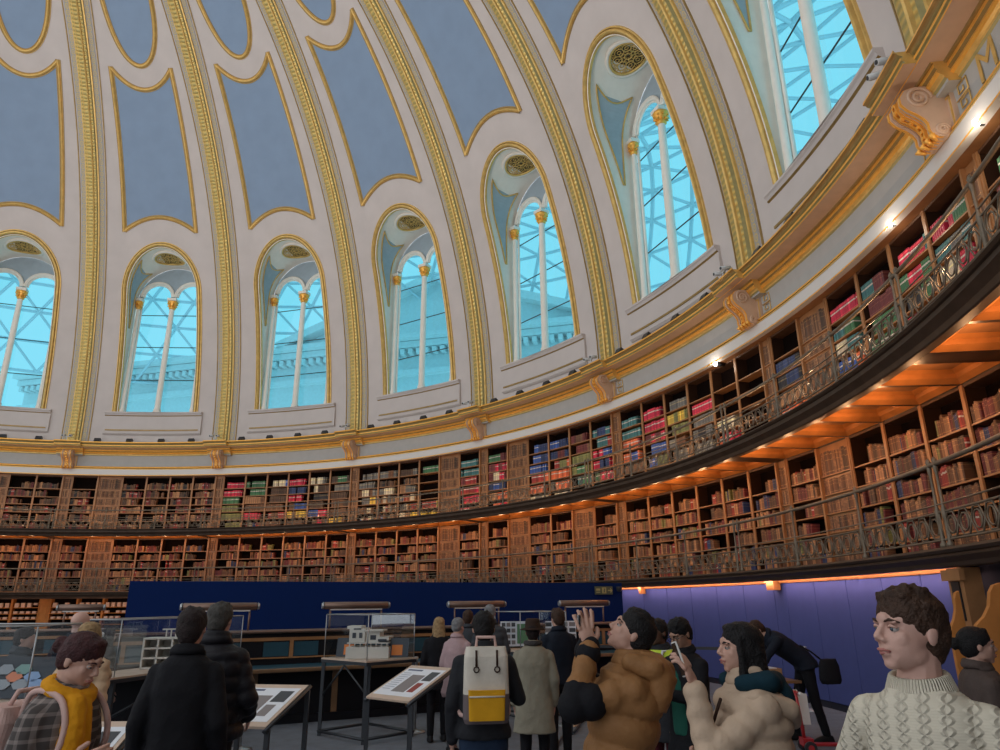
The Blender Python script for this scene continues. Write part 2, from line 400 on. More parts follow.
for k in range(K0, K1 + 1):
    b = blk0 if k == K0 else dup(blk0); c = cb if k == K0 else dup(cb); place(b, k); place(c, k)
    if 0 <= k <= 6: c['label'] = 'gilt scroll corbel under the cornice, %s from the left' % ORD[k + 1]
    elif k < 0: c['label'] = 'gilt scroll corbel %s beyond the left edge of view' % ORD[-k]
    else: c['label'] = 'gilt scroll corbel %s beyond the right edge of view' % ORD[k - 6]
    c['category'] = 'corbel'; c['group'] = 'scroll corbels under the cornice'

# ------------------------------------------------------------------ windows (built once in sector coordinates, centred on s = .5)
win = empty('window_1')
RG = 21.95
rotc = Matrix.Rotation(-.5 * BAY, 4, 'Z')
def WL(x, y, z): return rotc @ Vector((x, RG + y, z))      # planar window frame: x along, y outward, z up
# reveal: loft from the dome opening to the glass plane
def inner_dome(t): s, h = wpath(t, -.008); return DP(s, min(h, 18.42))
def inner_glass(t):
    L1, L2 = 5.8, 6.4; T = 2 * L1 + L2; d = t * T
    if d < L1: x, z = -1.80, 10.42 + d
    elif d < L1 + L2: a = pi - pi * (d - L1) / L2; x, z = 1.80 * cos(a), 16.25 + 1.86 * sin(a)
    else: x, z = 1.80, 10.42 + (T - d)
    return WL(x, 0, z)
def RV(t, v): return inner_dome(t).lerp(inner_glass(t), v)
def RN(t, v):
    e = .004; a = RV(min(t + e, 1), v) - RV(max(t - e, 0), v); b = RV(t, min(v + .05, 1)) - RV(t, max(v - .05, 0))
    n = a.cross(b).normalized(); c = WL(0, -.8, 14.5) - RV(t, v)
    return n if n.dot(c) > 0 else -n
bm = bmesh.new(); NT, NV = 90, 6
gr = [[bm.verts.new(RV(i / NT, j / NV)) for j in range(NV + 1)] for i in range(NT + 1)]
for i in range(NT):
    for j in range(NV):
        f = bm.faces.new((gr[i][j], gr[i][j+1], gr[i+1][j+1], gr[i+1][j])); f.smooth = True
link('reveal', bm, 'plaster_cream', win)
bm = bmesh.new()                                       # sill slab
a = [bm.verts.new(p) for p in (PP(.215, 21.62, 10.42), PP(.785, 21.62, 10.42), WL(1.8, .1, 10.42), WL(-1.8, .1, 10.42))]
bm.faces.new(a); link('window_sill', bm, 'plaster', win)
# blue spandrels with gilt outline on both flanks of the reveal
for sg in (0, 1):
    bm = bmesh.new(); L, Rr = [], []
    NQ = 26
    for i in range(NQ + 1):
        q_ = i / NQ; t = .235 + .185 * q_
        wv = .03 + .33 * q_ ** .9
        top = .03 * sin(pi * q_)
        t2 = 1 - t if sg else t
        L.append((t2, .52 - wv)); Rr.append((t2, .52 + wv * .9))
    P3 = lambda tv, o=.012: RV(*tv) + RN(*tv) * o
    # concave top edge
    topc = []
    for i in range(9):
        u = i / 8; t = .42 - .022 * sin(pi * u); t2 = 1 - t if sg else t
        topc.append((t2, L[-1][1] + (Rr[-1][1] - L[-1][1]) * u))
    va = [bm.verts.new(P3(x)) for x in L]; vb = [bm.verts.new(P3(x)) for x in Rr]
    for i in range(NQ - 2): bm.faces.new((va[i], va[i+1], vb[i+1], vb[i]))
    mid = [bm.verts.new(P3((L[NQ-2][0] + 0, L[NQ-2][1] + (Rr[NQ-2][1] - L[NQ-2][1]) * i / 8))) for i in range(9)]
    tp = [bm.verts.new(P3(x)) for x in topc]
    for i in range(8): bm.faces.new((mid[i], mid[i+1], tp[i+1], tp[i]))
    link('spandrel_panel', bm, 'reveal_blue', win)
    bm = bmesh.new(); loop = L[:-1] + topc + Rr[:-1][::-1]
    tube(bm, [P3(x, .02) for x in loop], .03, 5, closed=True); link('spandrel_moulding', bm, 'gold', win)
# oval filigree grille in the crown of the reveal
bm = bmesh.new(); tc_, vc = .5, .50; mat('grille_dark', (.10, .065, .035), .8)
c0 = RV(tc_, vc); nx = (RV(tc_ + .01, vc) - RV(tc_ - .01, vc)).normalized(); ny = (RV(tc_, vc + .1) - RV(tc_, vc - .1)).normalized(); nz = RN(tc_, vc)
def GR(a, b, c=.05): 
    x = a * .68; y = b * .56
    drop = x * x / (2 * 2.0)
    return c0 + nx * x + ny * y + nz * (c + drop)
for r_, th_ in ((1.0, .05), (.20, .02)):
    tube(bm, [GR(r_ * cos(2*pi*i/40), r_ * sin(2*pi*i/40)) for i in range(40)], th_, 5, closed=True)
for i in range(8):
    a = 2 * pi * i / 8
    tube(bm, [GR(.60 * cos(a) + .24 * cos(2*pi*j/14), .60 * sin(a) + .24 * sin(2*pi*j/14)) for j in range(14)], .017, 4, closed=True); tube(bm, [GR(.60 * cos(a) + .10 * cos(2*pi*j/8), .60 * sin(a) + .10 * sin(2*pi*j/8)) for j in range(8)], .015, 4, closed=True)
    tube(bm, [GR(.1 * cos(a), .1 * sin(a)), GR(.38 * cos(a + .1), .38 * sin(a + .1))], .018, 4)
    tube(bm, [GR(.62 * cos(a + .39), .62 * sin(a + .39)), GR(.95 * cos(a + .39), .95 * sin(a + .39))], .015, 4)
for i in range(16):
    a = 2 * pi * (i + .5) / 16
    tube(bm, [GR(.86 * cos(a) + .085 * cos(2*pi*j/8), .86 * sin(a) + .085 * sin(2*pi*j/8)) for j in range(8)], .012, 4, closed=True)
    if i % 2: tube(bm, [GR(.42 * cos(a) + .10 * cos(2*pi*j/8), .42 * sin(a) + .10 * sin(2*pi*j/8)) for j in range(8)], .012, 4, closed=True)
link('filigree_grille', bm, 'gold', win)
bm = bmesh.new(); tube(bm, [GR(1.13 * cos(2*pi*i/40), 1.13 * sin(2*pi*i/40), .03) for i in range(40)], .07, 6, closed=True); link('grille_surround', bm, 'plaster_cream', win)
bm = bmesh.new(); rg_ = [[bm.verts.new(GR(q_ * cos(2*pi*i/32), q_ * sin(2*pi*i/32), .012)) for i in range(32)] for q_ in (.98, .66, .33, .02)]
for a_, b_ in zip(rg_, rg_[1:]):
    for i in range(32): bm.faces.new((a_[i], a_[(i+1) % 32], b_[(i+1) % 32], b_[i]))
bm.faces.new(rg_[-1])
link('grille_backing', bm, 'grille_dark', win)
# tympanum
bm = bmesh.new(); r1 = .735; cz = 16.52
def low(x):
    d = abs(abs(x) - .83)
    return cz + sqrt(r1 * r1 - d * d) if d < r1 else 16.25
def high(x): return 16.25 + 1.86 * sqrt(max(0, 1 - (x / 1.80) ** 2))
N_ = 96; xs = [-1.8 + 3.6 * i / N_ for i in range(N_ + 1)]
for i in range(N_):
    x0, x1 = xs[i], xs[i+1]
    q4 = [WL(x0, .02, min(low(x0), high(x0))), WL(x1, .02, min(low(x1), high(x1))), WL(x1, .02, high(x1)), WL(x0, .02, high(x0))]
    bm.faces.new([bm.verts.new(p) for p in q4])
bmesh.ops.remove_doubles(bm, verts=bm.verts[:], dist=1e-4)
link('tympanum', bm, 'reveal_blue', win)
for sx in (-1, 1):                                      # moulded arches over the two lights
    bm = bmesh.new()
    for rr, yo, th in ((r1 + .06, -.06, .05), (r1 + .01, -.02, .06), (r1 - .06, .04, .045)):
        tube(bm, [WL(sx * .83 + rr * cos(pi * i / 24), yo, cz + rr * sin(pi * i / 24)) for i in range(25)], th, 6)
    link('arch_moulding', bm, 'plaster_cream', win)
def column(x, half):
    bm = bmesh.new(); c = WL(x, -.10, 0); R_ = .135 if not half else .10
    lathe(bm, [(R_ * 1.5, 10.42), (R_ * 1.5, 10.50), (R_ * 1.2, 10.54), (R_ * 1.35, 10.60), (R_ * 1.05, 10.66), (R_, 10.8), (R_ * .98, 14), (R_ * .86, 15.80), (R_ * .95, 15.84)], (c.x, c.y, 0), 16)
    o = link('column', bm, 'plaster_cream', win)
    bm = bmesh.new()
    lathe(bm, [(R_ * .9, 15.80), (R_ * 1.25, 15.86), (R_ * 1.05, 15.92), (R_ * 1.1, 16.0), (R_ * 1.7, 16.10), (R_ * 1.9, 16.16), (R_ * 1.9, 16.22)], (c.x, c.y, 0), 12)
    for ring, zz, rr in ((8, 15.93, 1.15), (8, 16.05, 1.4)):
        for j in range(ring):
            a = 2 * pi * j / ring + ring * zz
            d = Vector((cos(a), sin(a), 0)); b = Vector((c.x, c.y, zz))
            tube(bm, [b + d * R_ * .9, b + d * R_ * (rr + .25) + Vector((0, 0, .06)), b + d * R_ * (rr + .5) + Vector((0, 0, .02))], [.03, .045, .02], 5)
    link('capital', bm, 'gold_bright', o)
    bm = bmesh.new(); v_ = box(bm, (0, 0, 16.30), (R_ * 3.2, R_ * 3.2, .14))
    bmesh.ops.rotate(bm, cent=(0, 0, 0), matrix=Matrix.Rotation(-.5 * BAY, 3, 'Z'), verts=bm.verts[:]); bmesh.ops.translate(bm, vec=(c.x, c.y, 0), verts=bm.verts[:])
    link('impost', bm, 'plaster_cream', o)
column(0, False); column(-1.64, True); column(1.64, True)
bm = bmesh.new()
for sx in (-1, 1):
    for xx in (1.55,):
        tube(bm, [WL(sx * xx, .02, 10.42), WL(sx * xx, .02, 16.5)], .05, 10)
link('window_frame', bm, 'plaster_cream', win)
bm = bmesh.new()
for z_ in (12.15, 13.85, 15.55):
    tube(bm, [WL(-1.7, .06, z_), WL(1.7, .06, z_)], .022, 5)
link('glazing_bar', bm, 'lamp_black', win)
bm = bmesh.new(); bm.faces.new([bm.verts.new(WL(*p)) for p in ((-1.8, .12, 10.42), (1.8, .12, 10.42), (1.8, .12, 17.4), (-1.8, .12, 17.4))])
link('pane', bm, 'window_glass', win)
# apron under the sill with gilt fillets
bm = bmesh.new()
revolve(bm, [(21.80, 10.44), (21.58, 10.44), (21.57, 10.38), (21.61, 10.34), (21.64, 10.28), (21.69, 10.25), (21.69, 9.42), (21.75, 9.36), (21.83, 9.36)], .17, .83, 12, [0, 0, 0, 0, 1, 0, 0, 0], ends=True)
revolve(bm, [(21.70, 9.60), (21.66, 9.60), (21.66, 9.54), (21.70, 9.54)], .185, .815, 12, 1, ends=True)
link('apron', bm, ['plaster', 'gold_dark'], win)
for k in range(K0, K1):
    o = win if k == K0 else dup(win); place(o, k); o['kind'] = 'structure'; o['label'] = 'tall arched two-light window in the dome with slim column and gilt capitals'
# outside: steel and glass roof over the court, and the stone front beyond it
def roof_h(r): return 20.0 + 6.5 * sin(pi * (r - 23.5) / 26.0) if r < 49.5 else 20
for nm, rng in (('canopy_lattice', None),):
    bm = bmesh.new(); NR = 11; rs_ = [23.5 + 26 * i / NR for i in range(NR + 1)]; n = 58; s0, s1 = -4.0, 9.5
    P_ = lambda i, j: PP(s0 + (s1 - s0) * (j + .5 * (i % 2)) / n, rs_[i], roof_h(rs_[i]))
    for i in range(NR + 1):
        for j in range(n + 1):
            if j < n: tube(bm, [P_(i, j), P_(i, j + 1)], .13, 4, cap=False)
            if i < NR:
                j0 = j + (1 if i % 2 else 0)
                tube(bm, [P_(i, j), P_(i + 1, j0)], .13, 4, cap=False)
                if j0 - 1 >= 0: tube(bm, [P_(i, j), P_(i + 1, j0 - 1)], .13, 4, cap=False)
    roof = place(link(nm, bm, 'roof_steel'), 0); tag(roof, 'triangular steel lattice of the glass court roof outside the windows', 'roof', kind=None)
fc = empty('stone_portico'); tag(fc, 'pale stone building front with pediment seen through the dome windows', 'building')
kf = 1.45; thf = T0 + kf * BAY; fc.location = (CX + 42 * sin(thf), CY + 42 * cos(thf), 2.4); fc.rotation_euler = (0, 0, -thf)
bm = bmesh.new(); box(bm, (0, 1.5, 8), (80, 2, 20.6))
box(bm, (0, .2, 18.6), (80, 1.2, .5)); box(bm, (0, .35, 16.4), (80, .9, .4)); box(bm, (0, -.1, 19.1), (80, 1.8, .4))
for i in range(120): box(bm, (-39.6 + i * .66, .1, 18.05), (.34, .9, .42))
link('entablature', bm, 'stone_out', fc)
bm = bmesh.new(); a = [(-13, 19.3), (13, 19.3), (0, 23.8)]
fr = [bm.verts.new((x, 0, z)) for x, z in a]; bk = [bm.verts.new((x, 2, z)) for x, z in a]
bm.faces.new(fr); bm.faces.new(bk[::-1])
for i in range(3): bm.faces.new((fr[i], fr[(i+1) % 3], bk[(i+1) % 3], bk[i]))
for sx in (-1, 1): box(bm, (sx * 6.6, -.4, 21.75), (14.4, 1.2, .6), rot=Matrix.Rotation(sx * math.atan2(4.5, 13), 3, 'Y'))
link('pediment', bm, 'stone_out', fc)

# ------------------------------------------------------------------ galleries
def gallery(name, h0, h1, label):
    g_ = empty(name); tag(g_, label, 'gallery', kind='structure'); place(g_, 0)
    H = h1 - h0
    bm = bmesh.new()
    revolve(bm, [(21.86, h1), (20.46, h1), (20.44, h1 - .03), (20.47, h1 - .06), (20.50, h1 - .07), (20.50, h1 - H * .45), (20.47, h1 - H * .5), (20.50, h1 - H * .58), (20.56, h1 - H * .75), (20.58, h1 - H * .95), (20.60, h0), (20.72, h0), (20.74, h0 + .04)], K0, K1, (K1 - K0) * 16, 0)
    link('fascia', bm, 'iron_brown', g_)
    return g_
gu = gallery('trim_5', 4.59, 4.90, 'upper book gallery floor with dark moulded iron edge')
gl_ = gallery('trim_6', 2.07, 2.28, 'lower book gallery floor with dark moulded iron edge')
BW = .157; BS = [.029 + BW * (i + .5) for i in range(6)]
edges = [.029 + BW * i for i in range(7)]
# coffered oak soffit of the upper gallery, one coffer per bookcase bay
bm = bmesh.new()
for i in range(6):
    a, b = edges[i], edges[i+1]
    e = .006
    fr_ = [(a + e, 20.74), (b - e, 20.74), (b - e, 21.84), (a + e, 21.84)]
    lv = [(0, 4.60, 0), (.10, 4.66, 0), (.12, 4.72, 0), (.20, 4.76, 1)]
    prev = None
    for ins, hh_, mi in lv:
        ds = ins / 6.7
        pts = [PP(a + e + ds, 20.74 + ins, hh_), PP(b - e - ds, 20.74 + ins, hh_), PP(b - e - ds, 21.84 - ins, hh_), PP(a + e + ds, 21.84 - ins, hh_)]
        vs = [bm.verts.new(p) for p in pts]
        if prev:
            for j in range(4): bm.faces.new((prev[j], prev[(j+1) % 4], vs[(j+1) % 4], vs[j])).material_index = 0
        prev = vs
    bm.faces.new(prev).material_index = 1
for s in edges:
    vs = [PP(s - .006, 20.74, 4.60), PP(s + .006, 20.74, 4.60), PP(s + .006, 21.84, 4.60), PP(s - .006, 21.84, 4.60)]
    bm.faces.new([bm.verts.new(p) for p in vs]).material_index = 2
vs = [PP(-.029, 20.74, 4.60), PP(.029, 20.74, 4.60), PP(.029, 21.84, 4.60), PP(-.029, 21.84, 4.60)]
bm.faces.new([bm.verts.new(p) for p in vs]).material_index = 2
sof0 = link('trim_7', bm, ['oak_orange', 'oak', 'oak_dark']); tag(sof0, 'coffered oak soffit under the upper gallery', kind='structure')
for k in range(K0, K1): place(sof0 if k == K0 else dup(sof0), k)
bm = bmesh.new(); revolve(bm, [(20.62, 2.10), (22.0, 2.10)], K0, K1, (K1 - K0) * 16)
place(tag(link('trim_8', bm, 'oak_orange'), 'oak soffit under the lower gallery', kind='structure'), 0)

# railings
def railing(name, hf, label, k0, k1, htop=.95):
    root = empty(name); tag(root, label, 'railing'); place(root, 0)
    RR = 20.55; n = int((k1 - k0) * 30)
    for nm_, zz, th in (('handrail', htop, .028), ('middle_rail', .49, .011), ('band_rail', .40, .014), ('bottom_rail', .09, .014)):
        bm = bmesh.new(); tube(bm, [PP(k0 + (k1 - k0) * i / n, RR, hf + zz) for i in range(n + 1)], th, 6)
        link(nm_, bm, 'bronze', root)
    # post
    bm = bmesh.new(); lathe(bm, [(.045, 0), (.045, .04), (.026, .07), (.022, .30), (.034, .34), (.034, .42), (.02, .46), (.017, htop - .12), (.028, htop - .07), (.028, htop - .02), (.02, htop), (.034, htop + .04), (.02, htop + .07), (.004, htop + .09)], (0, 0, 0), 8)
    post = link('post', bm, 'bronze', root)
    # ornament of one third of a bay between posts: alternating long ovals in hexagon links
    bm = bmesh.new(); W = BAY / 3 * RR; hxn = 7; pw = (W - .10) / hxn; cz_ = .245; hh2 = .135
    def PX(x, z): th = x / RR; return Vector((RR * sin(th), RR * cos(th) - RR, z))
    for j in range(hxn):
        cx_ = -W / 2 + .05 + pw * (j + .5)
        tube(bm, [PX(cx_ + pw * .30 * cos(2*pi*i/10), cz_ + hh2 * .72 * sin(2*pi*i/10)) for i in range(10)], .012, 4, closed=True)
        hexp = [(-.5, 0), (-.22, .5), (.22, .5), (.5, 0), (.22, -.5), (-.22, -.5)]
        tube(bm, [PX(cx_ + pw * a, cz_ + hh2 * 2 * b) for a, b in hexp], .012, 4, closed=True)
    for xx in (-W / 2 + .045, W / 2 - .045): tube(bm, [PX(xx, .09), PX(xx, .40)], .009, 4)
    pan = link('ornament_band', bm, 'bronze', root)
    first = True; cnt = 0
    m_ = int((k1 - k0) * 3)
    for i in range(m_ + 1):
        s = k0 + i / 3 + .02
        for ds in ((-.012, .012) if i % 3 == 0 else (0,)):
            o = post if first else dup(post, root); first = False
            a = (s + ds) * BAY; o.location = (RR * sin(a), RR * cos(a), hf); o.rotation_euler = (0, 0, -a)
        if i < m_:
            a = (s + 1 / 6) * BAY; o = pan if i == 0 else dup(pan, root)
            o.location = (RR * sin(a), RR * cos(a), hf); o.rotation_euler = (0, 0, -a)
    return root
railing('gallery_railing', 4.90, 'bronze railing with ornamental band along the upper book gallery', -2, 7, .80)
railing('gallery_railing', 2.28, 'bronze railing with ornamental band along the lower book gallery', -2, 7)

# ------------------------------------------------------------------ bookcases (local frame: x along the wall, y outward, z up)
LEVELS = {'upper': dict(z=4.90, top=2.50, shelf=[.09, .48, .85, 1.20, 1.54, 1.91]),
          'lower': dict(z=2.28, top=2.31, shelf=[.06, .34, .67, 1.02, 1.38, 1.74])}
UW = BW * BAY * 21.87
def make_case(lv):
    d = LEVELS[lv]; root = empty('bookcase')
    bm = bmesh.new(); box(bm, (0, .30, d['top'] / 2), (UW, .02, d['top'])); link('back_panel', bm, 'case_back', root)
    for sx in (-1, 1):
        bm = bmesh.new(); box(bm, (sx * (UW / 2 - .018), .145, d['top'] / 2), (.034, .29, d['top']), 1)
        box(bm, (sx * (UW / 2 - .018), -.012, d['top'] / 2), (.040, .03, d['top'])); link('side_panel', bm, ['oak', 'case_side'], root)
    for z_ in d['shelf']:
        bm = bmesh.new(); box(bm, (0, .14, z_ - .014), (UW - .07, .30, .026)); link('shelf', bm, 'oak', root)
    bm = bmesh.new(); box(bm, (0, .14, d['top'] - .02), (UW - .07, .3, .04)); link('top_panel', bm, 'oak_dark', root)
    return root
def make_door(lv, wd, name):
    d = LEVELS[lv]; root = empty(name); rnd = random.Random(int(wd * 100) + len(lv))
    bm = bmesh.new(); box(bm, (0, .06, d['top'] / 2), (wd, .06, d['top']))
    for sx in (-1, 1): box(bm, (sx * (wd / 2 - .018), .0, d['top'] / 2), (.036, .08, d['top']))
    link('door_leaf', bm, 'oak', root)
    zs = d['shelf'] + [d['top']]; cols = ['false_spines', 'book_brown', 'book_umber', 'book_tan']
    for a, b in zip(zs, zs[1:]):
        for hi in (0, 1):
            z0_ = a + hi * (b - a) / 2
            if hi == 0:
                bm = bmesh.new(); box(bm, (0, .015, a - .012), (wd - .07, .045, .024)); link('shelf_edge', bm, 'oak', root)
        bm = bmesh.new(); uvl = bm.loops.layers.uv.new('UVMap'); x = -wd / 2 + .045
        while x < wd / 2 - .06:
            t = rnd.uniform(.03, .055); t = min(t, wd / 2 - .045 - x); hgt = (b - a) * rnd.uniform(.74, .82)
            nf = len(bm.faces); bookshape(bm, uvl, x + t / 2, .015, a, t - .003, .03, hgt, rnd.choice((0, 0, 1, 1, 1, 2, 3))); x += t
        link('false_book_row', bm, cols, root)
    return root
def bookshape(bm, uvl, x, y, z, t, d, h, mi, lean=0.0):
    """a book standing spine outward (towards -y), rounded spine"""
    px = [(-t/2, d), (-t/2, .012), (-t * .28, 0), (t * .28, 0), (t/2, .012), (t/2, d)]
    c, s = cos(lean), sin(lean)
    def V(a, b, zz): return bm.verts.new((x + a * c + zz * s, y + b, z + zz * c - a * s * 0))
    lo = [V(a, b, 0) for a, b in px]; hi = [V(a, b, h) for a, b in px]
    for i in range(5):
        f = bm.faces.new((lo[i], lo[i+1], hi[i+1], hi[i])); f.material_index = mi
        for lp, uv in zip(f.loops, ((i / 5, 0), ((i+1) / 5, 0), ((i+1) / 5, 1), (i / 5, 1))): lp[uvl].uv = uv
    f = bm.faces.new(hi[::-1]); f.material_index = mi
    for lp in f.loops: lp[uvl].uv = (.5, .3)
    f = bm.faces.new(lo); f.material_index = mi
CASE = {lv: make_case(lv) for lv in LEVELS}
DOOR = {lv: make_door(lv, UW - .01, 'false_book_door') for lv in LEVELS}
NARROW = {lv: make_door(lv, .39, 'false_book_pilaster') for lv in LEVELS}
used = set()
def put(proto, k, s, z, label, cat, group):
    o = proto if id(proto) not in used else dup(proto); used.add(id(proto))
    o.location = world_at(k + s, 21.87, z); o.rotation_euler = (0, 0, -(T0 + (k + s) * BAY))
    tag(o, label, cat, group); return o
UDOOR = {-1: [3], 0: [1], 1: [], 2: [4], 3: [1], 4: [], 5: [1], 6: [3]}
LDOOR = {-1: [3], 0: [1], 1: [], 2: [4], 3: [1, 4], 4: [], 5: [1], 6: []}
def where(k, i):
    if k < 0: return '%s bay left of the first corbel' % ORD[(-k - 1) * 6 + 6 - i]
    return '%s bay right of the %s corbel' % (ORD[i + 1], ORD[k + 1])
# colour themes, bottom shelf to top; each entry is a list of runs
DK = [('brown', 3), ('umber', 3), ('maroon', 2), ('red', 1), ('tan', 2), ('black', 1)]
MX = [('cream', 2), ('tan', 3), ('brown', 3), ('grey', 2), ('red', 1), ('blue', 1)]
LW = [('brown', 8), ('umber', 4), ('tan', 7), ('red', 1), ('maroon', 4), ('olive', 1), ('navy', 1)]
def mono(*c): return [(x, 1) for x in c]
E_ = None
UT = {(1,0): [mono('olive'), mono('olive'), mono('olive'), mono('green'), mono('crimson'), mono('blue', 'crimson', 'navy')],
      (1,1): [MX, mono('brown', 'crimson'), mono('brown'), mono('brown', 'tan'), mono('green', 'umber'), mono('green')],
      (1,2): [mono('brown'), mono('brown', 'tan', 'red'), mono('brown'), mono('umber'), mono('umber'), mono('crimson', 'cream', 'blue')],
      (1,3): [mono('crimson', 'brown'), mono('yellow', 'tan'), mono('blue', 'brown'), mono('crimson'), mono('navy'), mono('crimson', 'blue')],
      (1,4): [mono('brown', 'crimson', 'grey'), mono('crimson', 'blue', 'cream'), mono('umber'), mono('black', 'grey'), mono('cream', 'umber'), mono('grey', 'cream')],
      (1,5): [mono('yellow', 'tan'), mono('brown'), mono('brown', 'umber'), mono('umber'), mono('grey', 'umber'), mono('umber', 'green')],
      (2,0): [MX, MX, mono('cream', 'tan', 'grey', 'yellow'), mono('brown', 'cream', 'grey'), mono('grey', 'navy', 'cream'), mono('brown', 'grey')],
      (2,1): [MX, MX, MX, mono('brown', 'cream', 'grey'), DK, mono('grey', 'brown')],
      (2,2): [mono('yellow', 'tan', 'cream'), MX, MX, mono('tan', 'grey', 'brown'), DK, mono('grey', 'umber')],
      (2,3): [mono('yellow', 'tan'), mono('red', 'yellow'), E_, E_, E_, mono('green')],
      (2,5): [mono('crimson', 'brown'), mono('crimson'), mono('red', 'crimson'), mono('red', 'maroon'), mono('teal'), mono('teal')],
      (3,0): [mono('orange', 'blue', 'crimson'), mono('tan', 'orange'), mono('blue', 'navy'), mono('crimson', 'cream', 'maroon'), mono('crimson', 'maroon'), mono('maroon', 'umber', 'green')],
      (3,2): [mono('grey', 'cream', 'crimson'), mono('orange', 'cream'), mono('orange', 'red'), mono('blue', 'orange'), mono('blue', 'navy'), mono('blue', 'navy')],
      (3,3): [mono('grey', 'cream', 'blue'), mono('orange', 'grey'), mono('orange'), mono('red', 'orange', 'olive'), mono('navy', 'blue', 'maroon'), mono('blue', 'navy')],
      (3,4): [mono('cream', 'tan', 'grey'), mono('green', 'teal'), mono('green', 'olive'), mono('olive'), mono('maroon', 'brown'), mono('maroon', 'brown')],
      (3,5): [mono('teal', 'cream'), mono('crimson', 'blue', 'green'), mono('crimson', 'navy'), mono('crimson', 'blue', 'red'), mono('red', 'teal', 'blue'), mono('red', 'teal', 'navy')],
      (4,0): [mono('tan', 'brown'), mono('orange', 'brown'), mono('blue', 'orange', 'brown'), mono('red', 'orange', 'blue'), mono('teal'), mono('teal')],
      (4,1): [mono('tan', 'yellow', 'olive'), mono('blue', 'orange', 'olive'), mono('blue', 'maroon'), mono('crimson', 'maroon'), mono('crimson'), mono('crimson')],
      (4,2): [mono('red', 'tan'), mono('grey', 'tan'), mono('brown', 'grey', 'cream'), mono('olive'), mono('olive', 'yellow'), mono('olive', 'grey')],
      (4,3): [mono('tan', 'cream', 'green'), mono('grey', 'green'), mono('black', 'grey'), mono('grey'), mono('crimson', 'olive'), E_],
      (4,4): [mono('cream', 'tan', 'red'), mono('orange', 'crimson'), mono('cream'), E_, E_, E_],
      (4,5): [mono('crimson', 'tan', 'cream'), E_, E_, E_, E_, E_],
      (5,0): [mono('tan', 'red'), mono('orange'), mono('cream', 'brown', 'tan'), mono('navy', 'black'), mono('black', 'navy'), E_],
      (5,2): [mono('cream', 'crimson'), mono('blue', 'navy'), mono('tan', 'orange', 'blue'), mono('teal', 'yellow', 'cream'), mono('crimson', 'green', 'teal'), mono('crimson')],
      (5,3): [mono('crimson', 'orange'), mono('cream', 'blue'), mono('green', 'navy'), mono('maroon', 'green'), mono('maroon'), mono('maroon', 'teal')],
      (5,4): [mono('cream', 'orange', 'red'), mono('cream', 'green'), mono('crimson', 'maroon'), mono('black', 'green'), mono('crimson', 'green'), mono('crimson', 'teal')],
      (5,5): [mono('orange', 'tan'), mono('cream', 'black'), mono('tan', 'crimson'), mono('cream', 'crimson'), mono('navy', 'grey', 'cream', 'teal'), mono('crimson', 'green')],
      (6,0): [mono('crimson', 'tan'), mono('cream', 'brown'), mono('maroon'), mono('maroon'), mono('maroon', 'green'), mono('green')]}
books = []     # (score, level, k, bay, shelf, idx, x, z, t, d, h, colour, lean)
rb = random.Random(3)
def fill_row(lv, k, i, si, theme, mirror=False):
    d = LEVELS[lv]; zs = d['shelf'] + [d['top'] - (.04)]; z0 = zs[si]; cl = zs[si + 1] - z0 - .03
    if theme is None: return
    x0, x1 = -UW / 2 + .045, UW / 2 - .045; full = rb.uniform(.75, 1.0) if rb.random() < .8 else rb.uniform(.45, .7)
    if lv == 'upper' and k >= 1: full = rb.uniform(.72, 1.0)
    lim = x0 + (x1 - x0) * full; off = 0 if rb.random() < .6 else (x1 - lim); x = x0; idx = 0
    isrun = lv == 'upper' and k >= 1 and all(w_ == 1 for _, w_ in theme)
    base_h = rb.uniform(.25, .29) if isrun else rb.uniform(.23, .275)
    names = [n_ for n_, w_ in theme]; wts = [w_ for n_, w_ in theme]
    run = 0; c = None; t0_ = .04; bh = .25
    while True:
        if run <= 0:
            c = rb.choices(names, wts)[0]
            run = rb.randint(4, 9) if isrun else rb.randint(1, 4)
            t0_ = rb.uniform(.035, .06) if isrun else rb.uniform(.022, .045); bh = min(cl - .005, base_h * (rb.uniform(.94, 1.06) if isrun else rb.uniform(.82, 1.14)))
        run -= 1
        t = t0_ * rb.uniform(.9, 1.1); h = bh * (1 if isrun else rb.uniform(.93, 1.07)); h = min(h, cl - .004)
        if x + t > lim: break
        idx += 1
        books.append([0, lv, k, i, si, idx, x + off + t / 2, z0, t - .0022, rb.uniform(.15, .2), h, c, 0.0])
        x += t
        if rb.random() < .012: x += rb.uniform(.03, .12)
    if idx > 3 and off == 0 and full < .95 and rb.random() < .5:
        books[-1][12] = .16; books[-1][6] += .012
for lv in LEVELS:
    D_ = UDOOR if lv == 'upper' else LDOOR
    for k in range(-1, 7):
        put(NARROW[lv], k, 0, LEVELS[lv]['z'], 'narrow false book door below the %s corbel, %s gallery' % (ORD[k + 1] if k >= 0 else 'unseen left', lv), 'door', 'narrow false book doors')
        for i in range(6):
            if k == 6 and i > 2: continue
            if k == -1 and i < 2: continue
            if i in D_[k]:
                put(DOOR[lv], k, BS[i], LEVELS[lv]['z'], 'door disguised as bookshelves, %s, %s gallery' % (where(k, i), lv), 'door', 'false book doors')
                continue
            put(CASE[lv], k, BS[i], LEVELS[lv]['z'], 'oak bookcase, %s, %s gallery' % (where(k, i), lv), 'bookcase', 'gallery bookcases')
            for si in range(6):
                th_ = LW if lv == 'lower' else (UT.get((k, i), [DK, DK, DK, DK, DK, DK])[si])
                if lv == 'upper' and k < 1 and si == 5 and rb.random() < .3: th_ = None
                fill_row(lv, k, i, si, th_)
